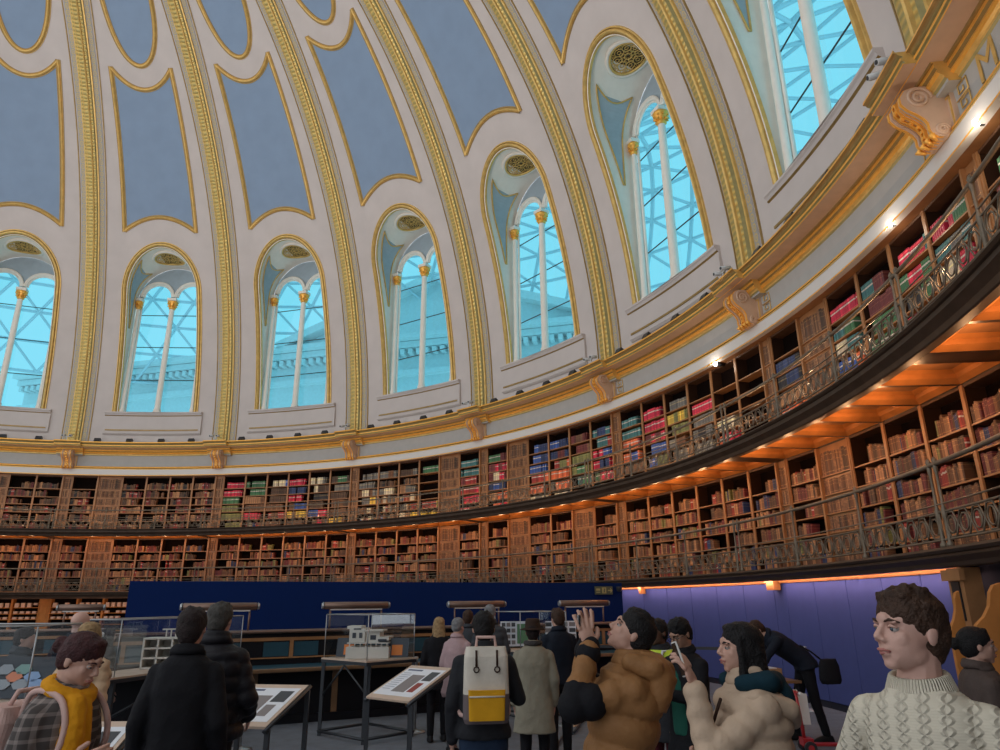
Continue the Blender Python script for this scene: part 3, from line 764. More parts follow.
for b in books:
    lv, k, i = b[1], b[2], b[3]; p = world_at(k + BS[i], 21.88, LEVELS[lv]['z'] + b[7] + b[10] / 2)
    a = -(T0 + (k + BS[i]) * BAY); p = p + Vector((cos(a), sin(a), 0)) * b[6]
    q_ = nproj(p); dist = (p - Vector((0, 0, HC))).length
    vis = q_ is not None and 4 < q_[0] < 996 and 2 < q_[1] < 748
    if vis and 868 < q_[0] and q_[1] > 590: vis = False
    b[0] = (b[10] * b[8]) / dist ** 2 if vis else 0
order = sorted(range(len(books)), key=lambda j: -books[j][0])
NEAR = set(order[:300])
umesh = {}
def unit_book(c):
    if c not in umesh:
        bm = bmesh.new(); uvl = bm.loops.layers.uv.new('UVMap'); bookshape(bm, uvl, 0, 0, 0, 1, 1, 1, 0)
        # spine rounding in unit space
        me = bpy.data.meshes.new('book'); 
        for v in bm.verts:
            if 0 < v.co.y < .5: v.co.y = .07
        bm.to_mesh(me); bm.free(); me.materials.append(M['book_' + c]); umesh[c] = me
    return umesh[c]
SH = ['bottom', 'second', 'third', 'fourth', 'fifth', 'top']
for j in NEAR:
    _, lv, k, i, si, idx, x, z, t, d, h, c, lean = books[j]
    o = bpy.data.objects.new('book', unit_book(c)); COL.objects.link(o)
    a = -(T0 + (k + BS[i]) * BAY)
    p = world_at(k + BS[i], 21.87, LEVELS[lv]['z'] + z + .0006) + Vector((cos(a), sin(a), 0)) * x + Vector((-sin(a), cos(a), 0)) * .012
    o.location = p; o.rotation_euler = (0, lean, a); o.scale = (t, d, h)
    shelf = SH[si] + ' shelf'
    cn = {'umber': 'dark'}.get(c, c)
    tag(o, '%s book %dth from left, %s, %s, %s' % (cn, idx, shelf, where(k, i).replace(' of the ', ' of '), lv), 'book', '%s books on the gallery shelves' % cn)
    n_ = idx; suf = 'th' if 10 < n_ % 100 < 14 else {1: 'st', 2: 'nd', 3: 'rd'}.get(n_ % 10, 'th')
    o['label'] = o['label'].replace('%dth' % n_, '%d%s' % (n_, suf))
bm = bmesh.new(); uvl = bm.loops.layers.uv.new('UVMap')
for j, b in enumerate(books):
    if j in NEAR: continue
    _, lv, k, i, si, idx, x, z, t, d, h, c, lean = b
    nv = len(bm.verts); bm.verts.ensure_lookup_table()
    bookshape(bm, uvl, x, .012, LEVELS[lv]['z'] + z + .0006, t, d, h, PN.index(c), lean)
    bm.verts.ensure_lookup_table(); th = (k + BS[i]) * BAY
    cs, sn = cos(th), sin(th)
    for v in bm.verts[nv:]:
        X, Y = v.co.x, v.co.y + 21.87; v.co.x = X * cs + Y * sn; v.co.y = -X * sn + Y * cs
o = link('book', bm, ['book_' + n_ for n_ in PN]); place(o, 0)
tag(o, 'rows of old leather and cloth bound books filling the farther gallery shelves', 'books', 'gallery books', 'stuff')
print('books', len(books))

# ground floor cases with small pale boxes, seen left of the navy screen
gcase = None; abox = None
for k in (-2, -1, 0):
    for i in range(6):
        if (k == -2 and i < 3) or (k == 0 and i > 3): continue
        if gcase is None:
            gcase = empty('bookcase'); H_ = 2.02
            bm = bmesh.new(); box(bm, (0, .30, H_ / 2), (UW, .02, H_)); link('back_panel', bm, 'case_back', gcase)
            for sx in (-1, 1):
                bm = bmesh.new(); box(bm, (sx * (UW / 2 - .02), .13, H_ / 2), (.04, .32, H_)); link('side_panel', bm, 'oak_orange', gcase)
            for z_ in (.10, .40, .70, .96, 1.20, 1.43, 1.68):
                bm = bmesh.new(); box(bm, (0, .14, z_ - .015), (UW - .08, .30, .03)); link('shelf', bm, 'oak_orange', gcase)
            o = gcase
        else: o = dup(gcase)
        s = BS[i]; o.location = world_at(k + s, 21.87, 0); o.rotation_euler = (0, 0, -(T0 + (k + s) * BAY))
        wh = '%s bay %s of the first corbel' % (ORD[i + 1] if k == 0 else ORD[(-k - 1) * 6 + 6 - i], 'right' if k == 0 else 'left')
        tag(o, 'ground floor oak case of small boxes, %s' % wh, 'bookcase', 'ground floor cases')
        for ri, z_ in enumerate((1.20, 1.43, 1.68)):
            for j in range(4):
                for lay in ((0, 1) if z_ > 1.6 else (0,)):
                    if rb.random() < .12: continue
                    if abox is None:
                        bm = bmesh.new(); box(bm, (0, .07, .045), (.15, .14, .088)); box(bm, (0, .07, .078), (.156, .146, .02))
                        mat('box_card', (.74, .52, .40), .7, var=.1); ab_me = link('storage_box', bm, 'box_card'); abox = ab_me; o2 = abox
                    else: o2 = dup(abox)
                    a = -(T0 + (k + s) * BAY); o2.location = world_at(k + s, 21.87, z_ + .001 + lay * .0905) + Vector((cos(a), sin(a), 0)) * (-.36 + .24 * j); o2.rotation_euler = (0, 0, a)
                    tag(o2, 'small pale box, %s from left on %s shelf%s, %s' % (ORD[j + 1], ('third', 'second', 'top')[ri], ' (upper)' if lay else '', wh.replace(' of the ', ' of ')), 'box', 'small pale boxes')
for k in (-1, 0, 1):
    p0 = bxo_ = None
    bm = bmesh.new(); box(bm, (0, .13, 1.01), (.38, .3, 2.02)); box(bm, (0, -.03, 1.45), (.22, .02, .5)); box(bm, (0, -.03, .7), (.22, .02, .6))
    o = link('oak_pilaster', bm, 'oak_orange', loc=world_at(k, 21.87, 0), rot=(0, 0, -(T0 + k * BAY)))
    tag(o, 'plain oak pilaster between ground floor cases, %s' % {-1: 'outside the left edge', 0: 'below the first corbel', 1: 'behind the navy screen'}[k], 'pilaster')
# wall panels under the lower gallery
pk = [4.147, 4.303, 4.457, 4.613, 4.772, 4.932, 5.103, 5.168, 5.316, 5.471, 5.629, 5.788, 5.955]
for n_, (a, b) in enumerate(zip(pk, pk[1:])):
    pa, pb = world_at(a, 20.9, 0), world_at(b, 20.9, 0); c = (pa + pb) / 2; wd = (pb - pa).length - .012; an = math.atan2((pb - pa).y, (pb - pa).x)
    bm = bmesh.new(); box(bm, (0, .03, 1.10), (wd, .06, 1.98)); bmesh.ops.bevel(bm, geom=[e for e in bm.edges], offset=.006, segments=1, affect='EDGES')
    pr = link('wall_panel', bm, 'violet_panel', loc=c, rot=(0, 0, an))
    tag(pr, 'tall blue violet partition panel, %s along from the navy screen' % ORD[n_ + 1], 'panel', 'blue partition panels')
    bm = bmesh.new(); box(bm, (0, .04, .05), (wd, .05, .1)); link('plinth', bm, 'panel_gap', pr)
bm = bmesh.new(); revolve(bm, [(21.0, 0), (21.0, 2.1)], 4.1, 6.1, 40); place(tag(link('wall_right', bm, 'panel_gap'), 'dark backing behind the blue panels', kind='structure'), 0)
bm = bmesh.new(); revolve(bm, [(20.90, 2.025), (20.82, 2.03), (20.80, 2.05), (20.81, 2.08), (20.90, 2.08)], 4.15, 5.96, 36)
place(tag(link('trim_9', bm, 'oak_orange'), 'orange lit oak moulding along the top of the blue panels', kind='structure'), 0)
# navy screen
A1, B1 = Vector((-6.92, 13.57, 0)), Vector((2.99, 18.19, 0)); dv = (B1 - A1); an = math.atan2(dv.y, dv.x)
bm = bmesh.new(); box(bm, (dv.length / 2, .05, 1.085), (dv.length, .08, 2.15))
ns = empty('partition_screen', A1, an, 'long navy blue freestanding screen behind the reading desks', 'screen'); link('panel', bm, 'navy_panel', ns)
bm = bmesh.new(); box(bm, (dv.length / 2, .05, .006), (dv.length, .4, .012)); link('base', bm, 'dark_steel', ns)
print('screen ends', nproj(A1 + Vector((0, 0, 2.16))), nproj(B1 + Vector((0, 0, 2.16))))
# pier with oak frame and curved oak end panels at the right
P_ = world_at(6.0, 20.62, 0); ra = -(T0 + 6.0 * BAY)
pier = empty('oak_pier', P_, ra, 'oak pier with dark inset panel under the lower gallery, right', 'pier')
bm = bmesh.new(); box(bm, (0, .1, 1.03), (.34, .2, 2.06)); box(bm, (0, -.02, 1.98), (.42, .06, .12)); box(bm, (0, -.02, 1.38), (.38, .05, .05)); link('shaft', bm, 'oak', pier)
bm = bmesh.new(); box(bm, (0, -.008, 1.70), (.17, .02, .42)); link('inset_panel', bm, 'black_iron', pier)
def end_panel(loc, rz, label, sc=1, sx=1):
    pts = [(0, 0), (.30, 0), (.30, 1.86), (.24, 1.84), (.20, 1.78), (.17, 1.66), (.11, 1.57), (.03, 1.50), (0, 1.40)]
    bm = bmesh.new(); a = [bm.verts.new((x * sx, -.03, z * sc)) for x, z in pts]; b = [bm.verts.new((x * sx, .03, z * sc)) for x, z in pts]
    bm.faces.new(a); bm.faces.new(b[::-1])
    for i in range(len(pts)): bm.faces.new((a[i], a[(i+1) % len(pts)], b[(i+1) % len(pts)], b[i]))
    o = link('oak_end_panel', bm, 'oak_orange', loc=loc, rot=(0, 0, rz)); return tag(o, label, 'panel', 'curved oak end panels')
end_panel((4.26, 6.75, 0), radians(-8), 'curved orange oak end panel at the right edge behind the dark-haired woman')
end_panel((4.62, 7.70, 0), radians(-8), 'curved oak end panel beside the pier, left of the larger one', .97, .5)
bm = bmesh.new(); revolve(bm, [(20.95, 0), (20.95, 2.07)], 6.12, 7.2, 14); mat('dusk_panel', (.09, .055, .06), .6)
place(tag(link('wall_right_far', bm, 'dusk_panel'), 'dark plum wall beyond the oak pier', kind='structure'), 0)
for kk in (4.32, 5.135):
    a = -(T0 + kk * BAY); bm = bmesh.new(); box(bm, (0, 0, 1.99), (.26 if kk > 5 else .1, .14, .17)); box(bm, (0, 0, 2.06), (.32 if kk > 5 else .14, .18, .03))
    tag(link('oak_bracket', bm, 'oak_orange', loc=world_at(kk, 20.78, 0), rot=(0, 0, a)), '%s oak bracket capping the blue panels under the gallery' % ('wide' if kk > 5 else 'slim'), 'bracket')
# exit sign and dome camera on the navy screen
u = dv.normalized(); nrm = Vector((u.y, -u.x, 0))
def on_screen(px, py):
    d = Vector((0, 0, 0)); best = None
    for i in range(2001):
        p = A1 + u * (dv.length * i / 2000); q_ = nproj(p + Vector((0, 0, 2))); 
        if best is None or abs(q_[0] - px) < best[0]: best = (abs(q_[0] - px), p)
    p = best[1]; lo, hi = 0, 3
    for _ in range(30):
        m_ = (lo + hi) / 2
        if nproj(p + Vector((0, 0, m_)))[1] > py: lo = m_
        else: hi = m_
    return p + Vector((0, 0, lo))
pe = on_screen(603, 590.5)
mat('sign_face', (.11, .13, .075), .5); mat('sign_mark', (.45, .42, .18), .5)
es = empty('exit_sign', pe + nrm * .03 - Vector((0, 0, 0)), an, 'small green and yellow exit sign with arrow on the navy screen', 'sign')
bm = bmesh.new(); box(bm, (0, 0, 0), (.50, .03, .19)); link('plate', bm, 'sign_face', es)
bm = bmesh.new(); box(bm, (-.17, -.02, .02), (.11, .006, .05)); box(bm, (-.17, -.02, -.04), (.11, .006, .02)); box(bm, (0, -.02, 0), (.12, .006, .14)); box(bm, (.17, -.02, 0), (.12, .006, .025))
for sg in (-1, 1): box(bm, (.205, -.02, sg * .022), (.07, .006, .02), rot=Matrix.Rotation(sg * .75, 3, 'Y'))
link('pictogram', bm, 'sign_mark', es)
bm = bmesh.new(); box(bm, (.01, -.026, .03), (.03, .004, .03)); box(bm, (.0, -.026, -.015), (.03, .004, .06)); link('running_figure', bm, 'sign_face', es)
pc = on_screen(617, 589)
bm = bmesh.new(); lathe(bm, [(.02, -.07), (.055, -.05), (.07, 0), (.07, .03), (.08, .05)], (0, 0, 0), 12)
tag(link('dome_camera', bm, 'lamp_black', loc=pc + nrm * .09), 'small dark dome security camera beside the exit sign', 'camera')
# gilt letter on the frieze at the far right
ft = bpy.data.curves.new('frieze_letter', 'FONT'); ft.body = 'M'; ft.size = .62; ft.extrude = .006; ft.align_x = 'CENTER'
fo = bpy.data.objects.new('frieze_letter', ft); COL.objects.link(fo); ft.materials.append(M['gold'])
bpy.context.view_layer.update(); me_ = bpy.data.meshes.new_from_object(fo.evaluated_get(bpy.context.evaluated_depsgraph_get())); bpy.data.objects.remove(fo); fo = bpy.data.objects.new('frieze_letter', me_); COL.objects.link(fo)
a = T0 + 6.165 * BAY; fo.location = world_at(6.165, 21.70, 7.92); fo.rotation_euler = (pi / 2, 0, -a)
tag(fo, 'gilt capital M painted on the grey frieze at upper right', 'letter')
# greek key beside the last corbel
def key(k, sgn):
    bm = bmesh.new(); pts = [(0, 0), (.30, 0), (.30, .34), (.08, .34), (.08, .12), (.2, .12), (.2, .22)]
    for z0 in (.0, .36):
        tube(bm, [PP(k + sgn * (.052 + x / 6.8), 21.695, 7.88 + z0 * .62 + z * .55) for x, z in pts], .012, 4)
    return bm
for k in range(4, 7):
    for sgn in (1, -1):
        o = link('fret_ornament', key(0, sgn), 'gold'); place(o, k)
        tag(o, 'gilt greek key on the frieze %s the %s corbel' % ('right of' if sgn > 0 else 'left of', ORD[k + 1]), 'ornament', 'greek key ornaments')
# floodlights and twin cameras on the cornice
fl = None; cc = None
for k in range(-1, 7):
    for j, s in enumerate((.175, .385, .60, .81)):
        if fl is None:
            fl = empty('floodlight'); bm = bmesh.new(); box(bm, (0, 0, .13), (.26, .14, .16), rot=Matrix.Rotation(-.5, 3, 'X')); link('housing', bm, 'lamp_black', fl)
            bm = bmesh.new(); box(bm, (0, 0, .02), (.05, .05, .05)); box(bm, (-.13, 0, .06), (.012, .04, .1)); box(bm, (.13, 0, .06), (.012, .04, .1)); link('bracket', bm, 'dark_steel', fl)
            o = fl
        else: o = dup(fl)
        o.location = world_at(k + s, 21.24, 8.835); o.rotation_euler = (0, 0, -(T0 + (k + s) * BAY))
        tag(o, 'small black floodlight on the cornice, %s after the %s corbel' % (ORD[j + 1], ORD[k + 1] if k >= 0 else 'unseen left'), 'floodlight', 'cornice floodlights')
    if k >= 0:
        if cc is None:
            cc = empty('security_camera')
            bm = bmesh.new(); tube(bm, [(0, 0, 0), (0, 0, .2)], .02, 8); tube(bm, [(-.12, 0, .2), (.12, 0, .2)], .02, 6); link('mount', bm, 'camera_white', cc)
            for sx in (-1, 1):
                bm = bmesh.new(); tube(bm, [(sx * .13, .12, .27), (sx * .16, -.14, .22)], .055, 10); h_ = link('camera_head', bm, 'camera_white', cc)
                bm = bmesh.new(); tube(bm, [(sx * .16, -.138, .22), (sx * .161, -.15, .219)], .035, 10); link('lens', bm, 'lamp_black', h_)
            o = cc
        else: o = dup(cc)
        o.location = world_at(k - .01, 21.05, 8.865); o.rotation_euler = (0, 0, -(T0 + k * BAY))
        tag(o, 'pair of small white cameras on the cornice block over the %s corbel' % ORD[k + 1], 'camera', 'twin cameras on the cornice')
# spotlights under the frieze
for n_, (k, e_) in enumerate(((4.750, 1), (5.750, 1), (6.117, 1))):
    sp = empty('spotlight', world_at(k, 21.60, 7.37 + (.09 if n_ else 0)), -(T0 + k * BAY), 'lit %s spotlight under the frieze above the top shelf' % ('left', 'middle', 'right')[n_], 'spotlight', 'spotlights under the frieze')
    bm = bmesh.new(); tube(bm, [(0, .25, .0), (0, .02, -.0)], [.05, .06], 10); tube(bm, [(0, .2, 0), (0, .2, .06)], .015, 6); link('housing', bm, 'lamp_black', sp)
    bm = bmesh.new(); tube(bm, [(0, .02, 0), (0, -.02, 0), (0, -.045, 0)], [.058, .05, .02], 10); link('bulb', bm, 'spot_glow', sp)
    lamp('POINT', 'spotlight_lamp', world_at(k, 21.45, 7.3), 7, (1, .85, .68), shadow_soft_size=.03)

# ------------------------------------------------------------------ gallery lamps
for k in range(-1, 7):
    for i in range(6):
        if k == 6 and i > 3: continue
        lamp('POINT', 'gallery_lamp', world_at(k + BS[i], 21.0, 4.42), 10.0, (1, .52, .24), shadow_soft_size=0)
    for i in range(3):      # upper level, warm
        lamp('POINT', 'gallery_lamp', world_at(k + .17 + .33 * i, 20.80, 5.35), 15.0, (1, .60, .32), shadow_soft_size=0)
for n_, (a, b) in enumerate(zip(pk, pk[1:])):
    m_ = (a + b) / 2; th = T0 + m_ * BAY
    lo = lamp('AREA', 'panel_lamp', world_at(m_, 20.66, 2.05), 3.6 * (b - a) / .157, (1, .66, .66), shape='RECTANGLE', size=(b - a) * 6.4, size_y=.03)
    dz = Vector((sin(th) * .80, cos(th) * .80, -.60)); lo.rotation_euler = dz.to_track_quat('-Z', 'Y').to_euler()
for k in (-1, 0):
    for i in range(6): lamp('POINT', 'case_lamp', world_at(k + BS[i], 21.2, 2.0), 3.2, (1, .62, .40), shadow_soft_size=0)

# ------------------------------------------------------------------ reading desks, lamps, display cases, boards
def bxo(name, c, s, m, parent, rot=None, bev=0.0):
    bm = bmesh.new(); box(bm, c, s, rot=rot)
    if bev: bmesh.ops.bevel(bm, geom=bm.edges[:], offset=bev, segments=1, affect='EDGES')
    return link(name, bm, m, parent)
def desk(a, b, label):
    a, b = Vector(a), Vector(b); L = (b - a).length; an = math.atan2(b.y - a.y, b.x - a.x)
    d = empty('reading_desk', a, an, label, 'desk')
    bxo('base', (L / 2, -.12, .37), (L, .8, .74), 'desk_black', d); bxo('plinth', (L / 2, -.14, .06), (L - .1, .9, .12), 'desk_black', d)
    bxo('writing_surface', (L / 2, -.40, .785), (L, .82, .03), 'teal_leather', d)
    bxo('wood_edge', (L / 2, -.83, .775), (L, .05, .06), 'desk_wood', d, bev=.012)
    bxo('partition', (L / 2, .15, 1.03), (L, .22, .50), 'desk_black', d)
    bxo('rail', (L / 2, .03, 1.185), (L, .03, .05), 'oak', d); bxo('rail', (L / 2, .03, .90), (L, .03, .02), 'oak', d)
    bxo('top_shelf', (L / 2, .15, 1.30), (L + .04, .40, .05), 'copper', d, bev=.02)
    n = int(L / 1.15)
    for i in range(n + 1):
        bxo('base_post', (L * i / n, -.53, .38), (.09, .03, .70), 'desk_wood', d)
    for i in range(n):
        x = L * (i + .5) / n
        bxo('leather_panel', (x - .24, .035, 1.03), (.40, .02, .22), 'teal_leather', d); bxo('leather_panel', (x + .24, .035, 1.03), (.40, .02, .22), 'teal_leather', d)
        bxo('post', (x, .03, 1.03), (.06, .05, .26), 'oak', d)
    return d, a, an
d1, dA, dan = desk((-6.2, 10.9, 0), (2.6, 15.3, 0), 'long reading desk with teal leather panels in front of the navy screen')
d2, _, dan2 = desk((-9.6, 13.0, 0), (-7.3, 13.9, 0), 'short dark reading desk at the left, before the ground floor cases')
def hood(loc, rz, label, L=1.15):
    h = empty('desk_lamp', loc, rz, label, 'lamp', 'tubular hooded desk lamps')
    bm = bmesh.new(); tube(bm, [(-L / 2, 0, .37), (-L / 2 + .02, 0, .37), (L / 2 - .02, 0, .37), (L / 2, 0, .37)], [.035, .06, .06, .035], 12); link('hood', bm, 'copper', h)
    for sx in (-1, 1):
        bm = bmesh.new(); tube(bm, [(sx * (L / 2), 0, .37), (sx * (L / 2 + .03), 0, .37)], [.062, .045], 12); link('end_cap', bm, 'steel', h)
        bm = bmesh.new(); tube(bm, [(sx * (L / 2 - .12), 0, 0), (sx * (L / 2 - .12), 0, .33)], .016, 8); link('stem', bm, 'copper', h)
    bm = bmesh.new(); box(bm, (0, 0, .305), (L * .8, .05, .02)); link('tube_light', bm, 'white_paint', h)
def on_desk(px, org, an_, z=1.325):
    best = None; u_ = Vector((cos(an_), sin(an_), 0)); n_ = Vector((-sin(an_), cos(an_), 0))
    for i in range(-100, 1100):
        p = org + u_ * (i / 100) + n_ * .15 + Vector((0, 0, z)); q_ = nproj(p)
        if q_ and (best is None or abs(q_[0] - px) < best[0]): best = (abs(q_[0] - px), p)
    return best[1]
for n_, px in enumerate((218, 355, 477, 585)):
    hood(on_desk(px, dA, dan), dan, 'copper tubular desk lamp on the long desk, %s from the left' % ORD[n_ + 1])
hood(on_desk(78, Vector((-9.6, 13.0, 0)), dan2), dan2, 'tubular desk lamp on the short desk at far left', .75)

def glass_case(N, a, b, label, zt=1.0, zg=1.58, mid=False):
    """table with a glass hood; N near corner, a and b edge vectors"""
    c = empty('display_case', Vector(N), 0, label, 'display case'); a, b = Vector((*a, 0)), Vector((*b, 0))
    def P(u, v, z): return a * u + b * v + Vector((0, 0, z))
    bm = bmesh.new()
    def slab(z0, z1, e=0.0):
        q = [(-e, -e), (1 + e, -e), (1 + e, 1 + e), (-e, 1 + e)]
        lo = [bm.verts.new(P(u, v, z0)) for u, v in q]; hi = [bm.verts.new(P(u, v, z1)) for u, v in q]
        bm.faces.new(lo[::-1]); bm.faces.new(hi)
        for i in range(4): bm.faces.new((lo[i], lo[(i+1) % 4], hi[(i+1) % 4], hi[i]))
    slab(zt - .02, zt, 0.01); link('table_top', bm, 'pale_wood', c)
    bm = bmesh.new(); slab(zt - .06, zt - .021, 0.012); link('table_frame', bm, 'dark_steel', c)
    for u, v in ((0, 0), (1, 0), (1, 1), (0, 1)):
        bm = bmesh.new(); p = P(.02 + .96 * u, .02 + .96 * v, 0); box(bm, (p.x, p.y, (zt - .06) / 2), (.045, .045, zt - .06)); link('leg', bm, 'dark_steel', c)
    for (u0, v0), (u1, v1) in (((0, 0), (1, 0)), ((0, 0), (0, 1)), ((1, 0), (1, 1)), ((0, 1), (1, 1))):
        bm = bmesh.new(); tube(bm, [P(u0, v0, .06), P(u1, v1, .06)], .02, 4); link('stretcher', bm, 'dark_steel', c)
    bm = bmesh.new(); tube(bm, [P(.02, .02, .60), P(.5, .02, zt - .08)], .016, 4); link('brace', bm, 'dark_steel', c)
    bm = bmesh.new(); tube(bm, [P(.98, .02, .50), P(.5, .02, zt - .08)], .016, 4); link('brace', bm, 'dark_steel', c)
    g = bmesh.new(); q = [(.02, .02), (.98, .02), (.98, .98), (.02, .98)]
    lo = [g.verts.new(P(u, v, zt + .002)) for u, v in q]; hi = [g.verts.new(P(u, v, zg)) for u, v in q]; g.faces.new(hi)
    for i in range(4): g.faces.new((lo[i], lo[(i+1) % 4], hi[(i+1) % 4], hi[i]))
    go = link('glass_hood', g, 'case_glass', c)
    bm = bmesh.new()
    for i in range(4):
        p0, p1 = q[i], q[(i+1) % 4]
        tube(bm, [P(*p0, zg), P(*p1, zg)], .007, 4); tube(bm, [P(*p0, zt), P(*p0, zg)], .007, 4)
    link('metal_edge', bm, 'steel', go)
    return c, P
cA, PA = glass_case((-1.80, 10.0, 0), (-.76, .70), (.58, .58), 'glass display case with a white building model, mid floor before the desk')
cB, PB = glass_case((-4.13, 8.01, 0), (.60, 2.2), (-.60, .15), 'long glass display case behind the two men in black')
cC, PC = glass_case((.28, 11.76, 0), (-.42, .55), (.78, .25), 'glass display case of documents beyond the trench coat')
cD, PD = glass_case((-3.59, 5.78, 0), (-1.5, .1), (-.1, .8), 'glass display case at the left edge with hexagon tiles')
# white architectural model in the first case
mo = empty('building_model', Vector((-1.80, 10.0, 0)) + PA(.47, .50, 1.002), radians(-2), 'white model of a modern house on a block in the middle glass case', 'model')
bxo('base_block', (0, 0, .075), (.60, .42, .15), 'model_white', mo)
bm = bmesh.new(); box(bm, (-.16, 0, .30), (.22, .34, .18)); box(bm, (-.21, 0, .405), (.20, .30, .04)); link('tall_wing', bm, 'model_white', mo)
bxo('middle_block', (.05, .02, .27), (.20, .30, .16), 'model_white', mo); bxo('low_wing', (.20, 0, .255), (.18, .36, .05), 'model_white', mo)
bxo('roof_slab', (.07, .0, .36), (.26, .34, .02), 'model_white', mo); bxo('floor_slab', (0, 0, .20), (.58, .40, .015), 'model_white', mo)
for i in range(8):
    bm = bmesh.new(); box(bm, (-.26 + i * .075, -.17, .175), (.014, .014, .05)); link('column', bm, 'model_white', mo)
for x, z, w_, h_ in ((-.20, .30, .05, .07), (-.11, .30, .04, .07), (.06, .27, .08, .06), (.20, .235, .12, .03), (-.16, .385, .1, .02)):
    bm = bmesh.new(); box(bm, (x, -.172 if x < 0 else (-.131 if x < .1 else -.181), z), (w_, .012, h_)); link('window', bm, 'dark_column', mo)
for (u, v), rz, wd in (((.80, .30), .0, 'left'), ((.12, .75), .0, 'right')):
    p = Vector((-1.80, 10.0, 0)) + PA(u, v, 1.002)
    pl = empty('caption_board', p, rz, 'dark caption board with orange square, %s of the white model' % wd, 'board')
    R_ = Matrix.Rotation(-.35, 3, 'X'); bxo('backing', (0, .03, .13), (.28, .012, .26), 'dark_steel', pl, rot=R_)
    bxo('orange_square', (.04 if wd == 'left' else -.02, .012, .10), (.15, .008, .14), 'label_orange', pl, rot=R_)
# second model, shelves like
m2 = empty('building_model', Vector((-4.13, 8.01, 0)) + PB(.50, .5, 1.002), radians(12), 'white model of stacked cells in the long glass case', 'model')
bm = bmesh.new()
for x in (-.22, -.06, .10, .26): box(bm, (x, 0, .17), (.02, .28, .34))
for z in (.01, .12, .23, .34): box(bm, (.02, 0, z), (.5, .28, .02))
box(bm, (.02, .13, .17), (.5, .02, .34)); link('cells', bm, 'model_white', m2)
bm = bmesh.new()
for i in range(7): box(bm, (-.02 + i * .055, .05, .39), (.014, .014, .09))
box(bm, (.14, .05, .44), (.40, .1, .015)); link('colonnade', bm, 'model_white', m2)
# documents in the third case
p = Vector((.28, 11.76, 0)) + PC(.4, .5, 1.0)
mat('map_green', (.12, .26, .14), .6); mat('photo_dark', (.06, .065, .075), .6); mat('photo_mid', (.25, .22, .22), .6); mat('ink', (.10, .12, .20), .7); mat('photo_red', (.30, .05, .04), .6)
for n_, (ox, lab) in enumerate(((-.28, 'left sheet of documents with a green map in the far glass case'), (.45, 'right sheet of small photographs in the far glass case'))):
    ds = empty('document_sheet', p + Vector((ox, 0, .02)), radians(5), lab, 'document')
    bxo('sheet', (0, 0, .22), (.50, .012, .38), 'paper', ds)
    if n_ == 0: bxo('map', (.12, -.008, .22), (.2, .006, .3), 'map_green', ds)
    for r_ in range(4):
        for c_ in range(3 if n_ == 0 else 4):
            bxo('photo', (-.20 + c_ * (.08 if n_ == 0 else .13), -.008, .09 + r_ * .09), (.06 if n_ == 0 else .10, .006, .06), 'photo_dark' if (r_ + c_) % 2 else 'photo_mid', ds)
# hexagon tiles behind the left case
hb = empty('hexagon_board', (-4.02, 6.30, 1.003), 0, 'slanted board of coloured hexagon tiles in the left glass case', 'board')
R_ = Matrix.Rotation(-.9, 3, 'X')
bxo('backing', (0, .03, .16), (.62, .01, .34), 'dark_steel', hb, rot=Matrix.Rotation(-.45, 3, 'X'))
mat('tile_orange', (.70, .24, .13), .6); mat('tile_blue', (.28, .40, .62), .6); mat('tile_grey', (.32, .34, .37), .6); mat('tile_green', (.22, .36, .33), .6)
for n_, (hx, hz, mm) in enumerate(((-.08, .16, 'tile_orange'), (.16, .16, 'tile_blue'), (-.20, .06, 'tile_grey'), (.04, .06, 'tile_grey'), (-.0, .26, 'tile_green'), (.24, .06, 'tile_blue'), (-.24, .26, 'tile_grey'))):
    bm = bmesh.new(); Rr = Matrix.Rotation(-.45, 3, 'X'); vs = []
    for dz in (0, .012):
        vs.append([bm.verts.new(Rr @ Vector((hx * .62 + .072 * cos(pi * k / 3), -.004 - dz, (hz - .16) * .62 + .047 * sin(pi * k / 3))) + Vector((0, .03, .16))) for k in range(6)])
    bm.faces.new(vs[0]); bm.faces.new(vs[1][::-1])
    for i in range(6): bm.faces.new((vs[0][i], vs[0][(i+1) % 6], vs[1][(i+1) % 6], vs[1][i]))
    link('tile', bm, mm, hb)
